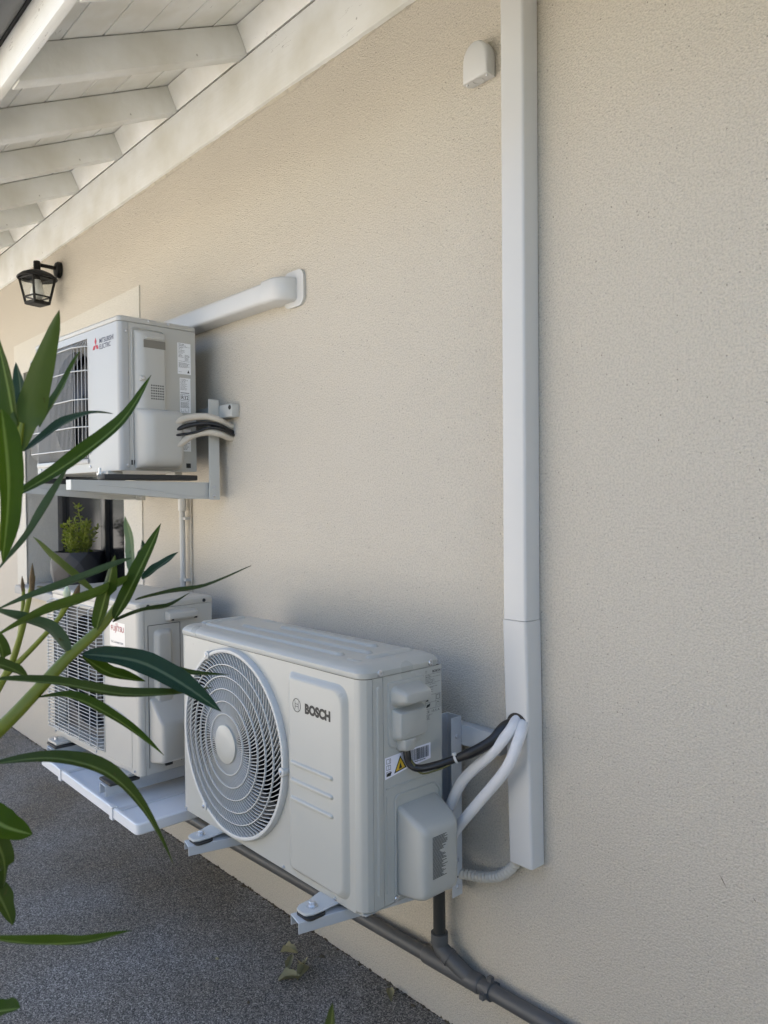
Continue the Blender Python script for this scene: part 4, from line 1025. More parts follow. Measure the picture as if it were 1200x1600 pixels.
# nearest unit
bk = thing('wall_bracket', 'galvanised wall bracket under the nearest air conditioner, two open channel arms', 'bracket', (-1.7, 0, 0.4), group='steel wall brackets')
bk.location = (0, 0, 0)
AZ = 0.4168
MB().box(-2.02, -1.135, -0.030, -0.0005, 0.735, 0.784).build('rail', 'galv', bk, bevel=0.002)
for (xw, xe) in ((-1.276, -1.372), (-1.765, -1.868)):
    ps = MB()
    ps.prism([(xw - 0.024, -0.0305), (xw + 0.024, -0.0305), (xw + 0.024, -0.066), (xw + 0.0215, -0.066), (xw + 0.0215, -0.033), (xw - 0.0215, -0.033), (xw - 0.0215, -0.066), (xw - 0.024, -0.066)], 'z', 0.372, 0.806)
    post = ps.build('post', 'galv', bk, bevel=0.001, seg=1)
    for z in (0.395, 0.46, 0.76): screw(post, (xw + 0.0242, -0.048, z), (1, 0, 0), 0.006)
    arm = arm_along('arm', 'galv', bk, (xw, -0.034, AZ), (xe, -0.442, AZ), channel(0.046, 0.025))
    for f_ in (0.02, 0.905):
        p = Vector((xw, -0.034, AZ)).lerp(Vector((xe, -0.442, AZ)), f_)
        pd = MB().loops([[(p.x + x, p.y + y, AZ + z) for x, y in rrect(-0.026, 0.026, -0.026, 0.026, 0.012, 3)] for z in (-0.0003, 0.0044)])
        pd.build('rubber_pad', 'rubber', arm)
# upper unit
bk2 = thing('wall_bracket', 'grey steel wall bracket with tapered arms under the upper air conditioner', 'bracket', group='steel wall brackets')
MB().box(-3.20, -2.300, -0.032, -0.0005, 1.616, 1.660).build('rail', 'galv2', bk2, bevel=0.002)
for x in (-2.31, -3.15): screw(bk2, (x, -0.032, 1.648), (0, -1, 0), 0.008, 'wall_bolt', 'black')
for xw in (-2.415, -3.010):
    ps = MB()
    ps.prism([(xw - 0.030, -0.033), (xw + 0.034, -0.033), (xw + 0.034, -0.074), (xw + 0.031, -0.074), (xw + 0.031, -0.036), (xw - 0.030, -0.036)], 'z', 1.332, 1.680)
    post = ps.build('post', 'galv2', bk2, bevel=0.001, seg=1)
    for z in (1.345, 1.375): screw(post, (xw + 0.0342, -0.055, z), (1, 0, 0), 0.005)
    am = MB()
    for s_ in (-1, 1):
        x0, x1 = (xw - 0.022, xw - 0.0195) if s_ < 0 else (xw + 0.0195, xw + 0.022)
        am.prism([(-0.040, 1.3345), (-0.170, 1.3365), (-0.54, 1.366), (-0.54, 1.3980), (-0.040, 1.3920)], 'x', x0, x1)
    am.add([(xw - 0.0195, -0.54, 1.3980), (xw + 0.0195, -0.54, 1.3980), (xw + 0.0195, -0.04, 1.3920), (xw - 0.0195, -0.04, 1.3920), (xw - 0.0195, -0.54, 1.3955), (xw + 0.0195, -0.54, 1.3955), (xw + 0.0195, -0.04, 1.3895), (xw - 0.0195, -0.04, 1.3895)],
           [(0, 1, 2, 3), (7, 6, 5, 4), (0, 4, 5, 1), (2, 6, 7, 3)])
    arm = am.build('arm', 'galv2', bk2, smooth=0)
    em_ = MB()
    pts = [(xw + 0.0222, -0.46, 1.383), (xw + 0.0222, -0.30, 1.368), (xw + 0.0222, -0.17, 1.3475), (xw + 0.0222, -0.075, 1.345), (xw + 0.0222, -0.075, 1.375)]
    em_.tube(smoothpath(pts, 4), 0.0013, 5); em_.build('pressed_line', 'galv2', arm)
    end = MB().prism([(-0.5405, 1.3668), (-0.5385, 1.3668), (-0.5385, 1.3972), (-0.5405, 1.3972)], 'x', xw - 0.0193, xw + 0.0193)
    end.build('end_cap', 'pvc', arm, smooth=0)
    MB().box(xw - 0.03, xw + 0.03, -0.44, -0.115, 1.3985, 1.4165).build('rubber_strip', 'rubber', arm, bevel=0.004)

# far lower unit: arms lie on the tray
bk3 = thing('wall_bracket', 'steel wall bracket inside the white tray under the FUJITSU air conditioner', 'bracket', group='steel wall brackets')
for xw in (-2.410, -2.905):
    MB().box(xw - 0.025, xw + 0.025, -0.028, -0.0005, 0.395, 0.80).build('post', 'galv', bk3, bevel=0.002)
    a_ = arm_along('arm', 'galv', bk3, (xw, -0.0285, 0.4305), (xw, -0.452, 0.4305), channel(0.044, 0.036))
    MB().box(xw - 0.045, xw + 0.045, -0.445, -0.345, 0.4307, 0.4410).build('rubber_pad', 'rubber', a_, bevel=0.004)
    MB().box(xw - 0.045, xw + 0.045, -0.150, -0.08, 0.4307, 0.4410).build('rubber_pad', 'rubber', a_, bevel=0.004)
MB().box(-3.0, -2.33, -0.0385, -0.0285, 0.70, 0.745).build('rail', 'galv', bk3, bevel=0.002)

# tray
tx0, tx1, ty0, ty1, tz = -2.955, -2.126, -0.466, -0.045, 0.392
tr = thing('drip_tray', 'white plastic drip tray with two straps below the FUJITSU air conditioner', 'tray', (0, 0, 0))
tb = MB(); rings = []
for ins, z in ((0.004, tz - 0.034), (0.0, tz - 0.030), (0.0, tz - 0.003), (0.003, tz), (0.011, tz), (0.014, tz - 0.004), (0.018, tz - 0.016)):
    rings.append([(x, y, z) for x, y in rrect(tx0 + ins, tx1 - ins, ty0 + ins, ty1 - ins, max(0.006, 0.016 - ins * 0.4), 4)])
tb.loops(rings, True, True)
pan = tb.build('pan', 'tray', tr, smooth=35)
for x in (-2.302, -2.748):
    st_ = MB()
    pr_ = [(-0.470, tz - 0.037), (-0.470, tz + 0.004), (-0.452, tz + 0.004), (-0.446, tz - 0.012), (-0.10, tz - 0.012), (-0.10, tz - 0.0155), (-0.4485, tz - 0.0155), (-0.4545, tz + 0.0005), (-0.4668, tz + 0.0005), (-0.4668, tz - 0.0345), (-0.05, tz - 0.0345), (-0.05, tz - 0.037)]
    st_.prism(pr_, 'x', x - 0.011, x + 0.011)
    st_.build('strap', 'tray', tr, bevel=0.0012, seg=1)

# ------------------------------------------------------------------ cable trunking, duct, detector, lantern
tk = thing('cable_trunking', 'tall white vertical trunking cover running up the beige wall to the eaves', 'trunking', (0, 0, 0))
def trunk(z0, z1, xa0, xb0, xa1, xb1, y0, y1, r=0.007):
    mb = MB(); rings = []
    for z, xa, xb, y in ((z0, xa0, xb0, y0), (z1, xa1, xb1, y1)):
        rings.append([(x, yy, z) for x, yy in rrect(xa, xb, y, -0.0030, [r, 0.0, 0.0, r], 5)])
    return mb.loops(rings)
up = trunk(1.0605, 2.603, -1.1045, -1.0405, -1.1045, -1.0405, -0.0535, -0.0535).build('upper_cover', 'pvc', tk, smooth=50)
lo = MB(); rings = []
for z, xa, xb, y in ((0.513, -1.0960, -1.0315, -0.0470), (1.0595, -1.1050, -1.0385, -0.0560)):
    rings.append([(x, yy, z) for x, yy in rrect(xa, xb, y, -0.0030, [0.007, 0.0, 0.0, 0.007], 5)])
lo.loops(rings).build('lower_cover', 'pvc', tk, smooth=50)
MB().loops([[(-1.066 + 0.028 * cos(a), -0.0535 + 0.0, 0.829 + 0.026 * sin(a)) for a in [2 * pi * k / 20 for k in range(20)]], [(-1.066 + 0.027 * cos(a), -0.0525, 0.829 + 0.025 * sin(a)) for a in [2 * pi * k / 20 for k in range(20)]]]).build('cable_hole', 'black', tk, smooth=0)

MB().box(-1.1005, -1.0445, -0.0032, -0.0004, 0.52, 2.602).build('base_rail', 'pvc', tk)

du = thing('pipe_duct', 'white horizontal wall duct with rounded end above the upper air conditioner', 'duct')
DZ0, DZ1, DY = 1.947, 2.013, -0.064
mb = MB().loops([[(x, y, z) for y, z in rrect(DY, -0.0005, DZ0, DZ1, [0.0, 0.0, 0.012, 0.012], 4)] for x in (-2.88, -2.055)])
mb.build('straight_cover', 'pvc', du, smooth=50)
mb = MB(); rings = []
rr0 = 0.070
for k in range(10):
    a = radians(90 * k / 9)
    # elbow turning into the wall: section swings from facing +x to facing the wall
    ring = []
    for d, z in rrect(0.0, rr0 + 0.0005, DZ0 - 0.003, DZ1 + 0.002, [0.012, 0.0, 0.0, 0.012][::1], 4):
        ring.append((-2.056 + 0.022 * 0 + d * sin(a) + 0.030 * sin(a), 0.0015 - d * cos(a) - 0.002, z))
    rings.append(ring)
mb = MB()
prof = [(-2.056, -0.0005), (-2.056, DY - 0.003)] + [(-2.005 + 0.062 * sin(radians(q)), -0.007 - 0.062 * cos(radians(q))) for q in range(0, 91, 10)] + [(-1.943, -0.0005)]
rings = []
for ins, z in ((0.010, DZ0 - 0.004), (0.003, DZ0 - 0.001), (0.0, DZ0 + 0.007), (0.0, DZ1 - 0.005), (0.003, DZ1 + 0.001), (0.010, DZ1 + 0.003)):
    cx_, cy_ = -2.0, -0.02
    rings.append([(x - (ins if x > -2.0 else 0), min(-0.0005, y + (ins if y < -0.02 else 0)), z) for x, y in prof])
mb.loops(rings).build('end_elbow', 'pvc', du, smooth=50)
mb = MB().loops([[(x, y, z) for x, z in rrect(-2.012, -1.909, 1.926, 2.037, 0.026, 6)] for y in (-0.0005, -0.0085, -0.0100)])
mb.build('wall_flange', 'pvc', du, smooth=50)

# sensor box with domed top
sn = thing('weather_sensor', 'small white half-round sensor box beside the trunking near the eaves', 'sensor', (-1.1960, -0.0005, 2.306))
def dome(w, h, n=10):
    return [(-w, 0), (w, 0), (w, h * 0.52)] + [(w * cos(a), h * 0.52 + h * 0.48 * sin(a)) for a in [pi * k / (2 * n) for k in range(1, 2 * n)]] + [(-w, h * 0.52)]
mb = MB()
mb.loops([[(x, y, z + i) for x, z in dome(0.037 - i, 0.086 - i)] for y, i in ((0.0, 0.002), (-0.008, 0.002))])
mb.build('base', 'pvc', sn)
mb = MB()
mb.loops([[(x, y, z + i * 0.6) for x, z in dome(0.038 - i, 0.087 - i * 1.2)] for y, i in ((-0.0085, 0.0), (-0.029, 0.0), (-0.033, 0.003), (-0.035, 0.008))])
cvr = mb.build('cover', 'pvc', sn, smooth=45)
MB().lathe([(0.014, 0.0), (0.014, -0.0015), (0.012, -0.0015), (0.012, 0.0)], (0.0, -0.019, 0.0005), 'z', 24).build('knockout_ring', 'pvc', cvr)
for x in (-0.030, 0.030): screw(cvr, (x, -0.024, 0.0), (0, 0, -1), 0.003)

# lantern
ln = thing('wall_lantern', 'black wall lantern with glass panes and bulb under the eaves', 'lantern', (-4.002, -0.0005, 2.500))
MB().lathe([(0.040, 0.0), (0.040, -0.014), (0.034, -0.022), (0.012, -0.024), (0.0005, -0.024)], (0, 0, 0), 'y', 28, True).build('wall_plate', 'lamp', ln)
MB().tube([(0, -0.020, 0.006), (0, -0.112, 0.008)], 0.0095, 12).build('arm', 'lamp', ln)
MB().lathe([(0.0145, -0.030), (0.0165, -0.028), (0.0165, 0.016), (0.0145, 0.020), (0.0005, 0.020)], (0, -0.112, 0.004), 'z', 18, True).build('finial', 'lamp', ln)
LC = (0, -0.112, 0)
hood_ = MB().lathe([(0.016, -0.020), (0.040, -0.026), (0.072, -0.040), (0.091, -0.056), (0.095, -0.063), (0.092, -0.066), (0.072, -0.056), (0.02, -0.050)], LC, 'z', 36, True, True).build('hood', 'lamp', ln)
tw, bw, zt, zb = 0.061, 0.040, -0.052, -0.180
RA = radians(14)
def lc(x, y, z): return (x * cos(RA) - y * sin(RA), -0.112 + x * sin(RA) + y * cos(RA), z)
for sx in (-1, 1):
    for sy in (-1, 1):
        MB().tube([lc(sx * tw, sy * tw, zt), lc(sx * bw, sy * bw, zb)], 0.0062, 4).build('corner_bar', 'lamp', ln, smooth=0)
for wv_, z in ((tw - 0.003, zt - 0.010), (bw + 0.005, zb + 0.026)):
    for a in range(4):
        p = [lc(*v, z) for v in ((-wv_, -wv_), (wv_, -wv_), (wv_, wv_), (-wv_, wv_))]
        MB().tube([p[a], p[(a + 1) % 4]], 0.0042, 4).build('cross_bar', 'lamp', ln, smooth=0)
MB().loops([[lc(x, y, z) for x, y in ((-w, -w), (w, -w), (w, w), (-w, w))] for z, w in ((zb - 0.014, bw - 0.004), (zb - 0.010, bw + 0.003), (zb + 0.003, bw + 0.004))]).build('base', 'lamp', ln, smooth=0)
for a in range(4):
    q = a * pi / 2
    def rot(x, y): return (x * cos(q) - y * sin(q), x * sin(q) + y * cos(q))
    c4 = [lc(*rot(-tw + 0.002, -tw + 0.002), zt - 0.002), lc(*rot(tw - 0.002, -tw + 0.002), zt - 0.002), lc(*rot(bw - 0.002, -bw + 0.002), zb + 0.004), lc(*rot(-bw + 0.002, -bw + 0.002), zb + 0.004)]
    MB().add(c4, [(0, 1, 2, 3)]).build('pane', 'glass', ln, smooth=0)
MB().lathe([(0.013, -0.050), (0.014, -0.068), (0.018, -0.074), (0.030, -0.118), (0.0335, -0.138), (0.026, -0.156), (0.012, -0.164), (0.0005, -0.166)], LC, 'z', 24).build('bulb', 'bulb', ln)
MB().lathe([(0.0155, -0.049), (0.0155, -0.069), (0.0005, -0.069)], LC, 'z', 16).build('socket', 'lamp', ln)

# ------------------------------------------------------------------ pipes and cables
def cable(name, label, cat, pts, r, m, group=None, n=12, k=8):
    o = MB().tube(smoothpath(pts, k), r, n).build(name, m, smooth=60)
    return tag(o, label, cat, group)
ip = thing('insulated_pipe', 'upper of two white insulated pipes from valve cover into trunking', 'pipe', group='white insulated pipes of the nearest unit')
MB().tube(smoothpath([(-1.262, -0.086, 0.545), (-1.240, -0.092, 0.594), (-1.186, -0.098, 0.684), (-1.105, -0.096, 0.764), (-1.066, -0.080, 0.818), (-1.066, -0.058, 0.836), (-1.068, -0.046, 0.838)], 8), 0.0125, 14).build('sleeve', 'insul', ip, smooth=60)
ip = thing('insulated_pipe', 'lower of two white insulated pipes, ribbed near the valve cover', 'pipe', group='white insulated pipes of the nearest unit')
lowp = smoothpath([(-1.246, -0.088, 0.506), (-1.215, -0.096, 0.556), (-1.147, -0.099, 0.637), (-1.064, -0.094, 0.740), (-1.042, -0.078, 0.806), (-1.048, -0.056, 0.830), (-1.055, -0.044, 0.832)], 8)
MB().tube(lowp, 0.0125, 14).build('sleeve', 'insul', ip, smooth=60)
pc = thing('power_cable', 'black power cable with white tie from handle cover to trunking', 'cable')
MB().tube(smoothpath([(-1.236, -0.228, 0.792), (-1.234, -0.230, 0.765), (-1.230, -0.226, 0.742), (-1.212, -0.215, 0.733), (-1.193, -0.180, 0.737), (-1.169, -0.150, 0.748), (-1.130, -0.122, 0.770), (-1.100, -0.098, 0.795), (-1.088, -0.072, 0.822), (-1.080, -0.048, 0.830)], 8),
          [0.0085] * 40 + [0.0085 + 0.0035 * min(1, k / 6) for k in range(33)], 12).build('sheath', 'black', pc, smooth=60)
MB().tube(smoothpath([(-1.222, -0.228, 0.752), (-1.206, -0.216, 0.7245), (-1.190, -0.186, 0.7265), (-1.171, -0.158, 0.738)], 6), 0.0022, 8).build('earth_wire', mat('green_yellow_wire', (0.09, 0.085, 0.02), 0.5), pc, smooth=60)
tp = Vector((-1.164, -0.146, 0.7505)); td = Vector((0.039, 0.028, 0.022)).normalized()
MB().tube([tp - td * 0.0025, tp + td * 0.0025], 0.0105, 14).build('cable_tie', 'pvc', pc, smooth=30)
MB().box(tp.x - 0.003, tp.x + 0.004, tp.y - 0.010, tp.y - 0.002, tp.z + 0.008, tp.z + 0.0145).build('tie_head', 'pvc', pc, bevel=0.001)

def ribbed(pts, r, pitch):
    P = smoothpath(pts, 10); L_ = [0]
    for a, b in zip(P[:-1], P[1:]): L_.append(L_[-1] + (b - a).length)
    out, rr = [], []; s = 0; i = 0; hi = True
    while s < L_[-1]:
        while L_[i + 1] < s: i += 1
        t = (s - L_[i]) / (L_[i + 1] - L_[i]); out.append(P[i].lerp(P[i + 1], t)); rr.append(r if hi else r * 0.78); hi = not hi; s += pitch
    return MB().tube(out, rr, 14)
tag(ribbed([(-1.36, -0.055, 0.45), (-1.29, -0.045, 0.420), (-1.235, -0.030, 0.424), (-1.180, -0.026, 0.437), (-1.13, -0.024, 0.462), (-1.085, -0.025, 0.515), (-1.075, -0.026, 0.57)], 0.0130, 0.0055).build('corrugated_hose', 'ribbed', smooth=30),
    'beige corrugated hose curving up into the foot of the trunking', 'hose')

dp = thing('drain_pipe', 'dark grey drain pipe along the foot of the wall with angled branch', 'pipe')
def pz(x): return 0.178 + 0.030 * (x + 1.0)
PR = 0.0185; PY = -0.028
MB().tube([(-2.75, PY, pz(-2.75)), (-0.30, PY, pz(-0.30))], PR, 20).build('main_pipe', 'drain', dp, smooth=60)
MB().tube([(-1.385, PY, pz(-1.385)), (-1.379, PY, pz(-1.379)), (-1.378, PY, pz(-1.378)), (-1.202, PY, pz(-1.202)), (-1.201, PY, pz(-1.201)), (-1.196, PY, pz(-1.196))], [0.0200, 0.0220, 0.0220, 0.0220, 0.0220, 0.0200], 20).build('branch_socket', 'drain', dp, smooth=40)
ex = -1.318; ey = -0.040
MB().tube([(ex - 0.004, ey, 0.246), (ex - 0.004, ey, 0.222), (ex + 0.002, ey, 0.213), (-1.225, PY, 0.170)], 0.0195, 18).build('branch', 'drain', dp, smooth=50)
MB().tube([(ex - 0.004, ey, 0.226), (ex - 0.004, ey, 0.252), (ex - 0.004, ey, 0.2525)], [0.0215, 0.0215, 0.0175], 18).build('branch_collar', 'drain', dp, smooth=40)
MB().tube([(ex + 0.020, ey + 0.002, 0.2045), (ex + 0.030, ey + 0.003, 0.1995)], 0.0218, 18).build('branch_collar', 'drain', dp, smooth=40)
MB().tube([(-1.303, -0.10, 0.420), (-1.309, -0.055, 0.395), (ex - 0.004, ey, 0.36), (ex - 0.004, ey, 0.238)], 0.0155, 18).build('down_tube', 'hose_black', dp, smooth=50)
xc_ = -1.168
cl = MB().tube([(xc_ - 0.007, PY, pz(xc_)), (xc_ + 0.007, PY, pz(xc_))], 0.0225, 20)
cl.box(xc_ - 0.006, xc_ + 0.006, PY - 0.006, PY + 0.006, pz(xc_) + 0.022, pz(xc_) + 0.033).box(xc_ - 0.006, xc_ + 0.006, PY - 0.034, PY - 0.022, pz(xc_) - 0.008, pz(xc_) + 0.004).box(xc_ - 0.006, xc_ + 0.006, PY + 0.01, -0.0005, pz(xc_) - 0.008, pz(xc_) + 0.008)
cl.build('clamp', 'drain', dp, smooth=40)

cd = thing('conduit_pipe', 'thin grey conduit running down the wall between the two far units', 'conduit')
MB().tube([(-2.676, -0.026, 0.42), (-2.676, -0.026, 1.37)], 0.0105, 14).build('tube', 'conduit', cd, smooth=60)
MB().tube([(-2.676, -0.026, 1.290), (-2.676, -0.026, 1.293), (-2.676, -0.026, 1.345)], [0.012, 0.0155, 0.0155], 14).build('coupling', 'pvc', cd, smooth=40)
for z in (1.262, 1.030, 0.62):
    c_ = MB().tube([(-2.676, -0.026, z - 0.006), (-2.676, -0.026, z + 0.006)], 0.0128, 14)
    c_.box(-2.666, -2.646, -0.030, -0.0005, z - 0.005, z + 0.005)
    c_.build('clip', 'conduit', cd, smooth=40)
MB().tube([(-2.646, -0.006, 0.42), (-2.646, -0.006, 1.38)], 0.0035, 8).build('thin_wire', 'wall', cd, smooth=60)

G2 = 'worn pipes behind the upper unit'
cable('insulated_pipe', 'worn cream insulated pipe, topmost, looping from upper unit to wall', 'pipe', [(-2.400, -0.235, 1.560), (-2.392, -0.195, 1.592), (-2.380, -0.150, 1.610), (-2.358, -0.100, 1.616), (-2.342, -0.060, 1.606), (-2.345, -0.025, 1.592), (-2.350, 0.004, 1.584)], 0.0115, 'insul_old', G2)
cable('insulated_pipe', 'worn cream insulated pipe below the black cables of the upper unit', 'pipe', [(-2.400, -0.225, 1.492), (-2.390, -0.180, 1.520), (-2.375, -0.140, 1.550), (-2.355, -0.095, 1.563), (-2.340, -0.055, 1.558), (-2.345, -0.025, 1.550), (-2.352, 0.004, 1.545)], 0.0115, 'insul_old', G2)
cable('power_cable', 'thick black cable between the two worn pipes of the upper unit', 'cable', [(-2.400, -0.230, 1.548), (-2.388, -0.188, 1.570), (-2.372, -0.145, 1.586), (-2.348, -0.095, 1.592), (-2.333, -0.055, 1.584), (-2.338, -0.022, 1.572), (-2.345, 0.004, 1.565)], 0.0080, 'black')
cable('power_cable', 'thin black cable under the thick cable of the upper unit', 'cable', [(-2.395, -0.225, 1.545), (-2.380, -0.180, 1.552), (-2.362, -0.138, 1.560), (-2.338, -0.088, 1.578), (-2.324, -0.048, 1.570), (-2.330, -0.018, 1.560), (-2.338, 0.004, 1.555)], 0.0045, 'black')

# ------------------------------------------------------------------ pot on the window sill
pot = thing('flower_pot', 'dark faceted flower pot standing on the grey window sill', 'pot', (-3.93, 0.045, 0.8605))
mb = MB(); rings = []; rg = random.Random(4)
NP = 9
for i, (r, z) in enumerate(((0.088, 0.0), (0.118, 0.045), (0.138, 0.105), (0.134, 0.165), (0.126, 0.212))):
    off = (i % 2) * pi / NP
    rings.append([(r * cos(off + 2 * pi * k / NP) , r * sin(off + 2 * pi * k / NP), z + (rg.uniform(-0.010, 0.010) if 0 < i < 4 else 0)) for k in range(NP)])
V_ = [p for r_ in rings for p in r_]; Fc = []
for i in range(4):
    for k in range(NP):
        a, b, c, d = i * NP + k, i * NP + (k + 1) % NP, (i + 1) * NP + k, (i + 1) * NP + (k + 1) % NP
        if i % 2 == 0: Fc += [(a, b, c), (b, d, c)]
        else: Fc += [(a, b, d), (a, d, c)]
mb.add(V_, Fc)
top = [(0.126, 0.212), (0.112, 0.213), (0.110, 0.190)]
mb.loops([[(r * cos(2 * pi * k / NP), r * sin(2 * pi * k / NP), z) for k in range(NP)] for r, z in top], False, False)
mb.add([(0.088 * cos(2 * pi * k / NP), 0.088 * sin(2 * pi * k / NP), 0.0) for k in range(NP)], [tuple(range(NP))])
mb.build('body', 'pot', pot, bevel=0.003, seg=1, smooth=15, bang=12)
MB().lathe([(0.1105, 0.193), (0.06, 0.198), (0.0005, 0.199)], (0, 0, 0), 'z', NP).build('soil', 'soil', pot)

pp = thing('potted_plant', 'small bushy yellow-green plant growing in the dark pot', 'plant', (-3.93, 0.045, 1.055))
rg = random.Random(8); fol = MB(); UVS = []
def leaflet(mb, p, d, L_, w):
    d = d.normalized(); s = d.cross(Vector((rg.uniform(-1, 1), rg.uniform(-1, 1), rg.uniform(-1, 1)))).normalized()
    mb.add([p, p + d * L_ * 0.45 + s * w, p + d * L_, p + d * L_ * 0.45 - s * w], [(0, 1, 2, 3)])
for k in range(15):
    a = rg.uniform(0, 2 * pi); tilt = rg.uniform(0.05, 0.5); h = rg.uniform(0.10, 0.19) if k else 0.265
    base = Vector((0.04 * cos(a), 0.04 * sin(a), 0)); tip = base + Vector((cos(a) * tilt * h, sin(a) * tilt * h * 0.8, h * (1 - tilt * 0.25)))
    if k == 0: tip = Vector((-0.01, 0.0, 0.250))
    pts = smoothpath([base, base.lerp(tip, 0.5) + Vector((rg.uniform(-.012, .012), rg.uniform(-.012, .012), 0.01)), tip], 6)
    MB().tube(pts, 0.0018, 5).build('stem', 'stem', pp, smooth=60)
    for j in range(2, len(pts)):
        for q in range(6):
            d = Vector((rg.uniform(-1, 1), rg.uniform(-1, 1), rg.uniform(-0.2, 1)))
            leaflet(fol, pts[j] + d * rg.uniform(0, 0.012), d, rg.uniform(0.014, 0.030), rg.uniform(0.003, 0.006))
fo = fol.build('foliage', 'sprig', pp, smooth=0); fo['kind'] = 'stuff'
fo.data.uv_layers.new(name='UVMap')
# dry scraps on the sill
for i, (x, y, lab) in enumerate(((-4.43, -0.030, 'leftmost'), (-4.36, -0.012, 'middle'), (-4.25, -0.020, 'rightmost'))):
    s_ = MB(); L_ = 0.045
    P_ = [(-L_ / 2, 0, 0), (-0.01, 0.012, 0.010), (0.012, 0.010, 0.006), (L_ / 2, 0.002, 0.008), (0.01, -0.012, 0.0), (-0.012, -0.010, 0.004)]
    s_.add(P_, [(0, 1, 2, 3, 4, 5)])
    o = s_.build('dry_leaf', 'dry', smooth=0); o.location = (x, y, 0.8595 + (y + 0.05) * 0.027); o.rotation_euler.z = i * 1.1
    tag(o, lab + ' of the dry leaf scraps on the grey window sill', 'dry leaf', 'dry scraps on the sill')

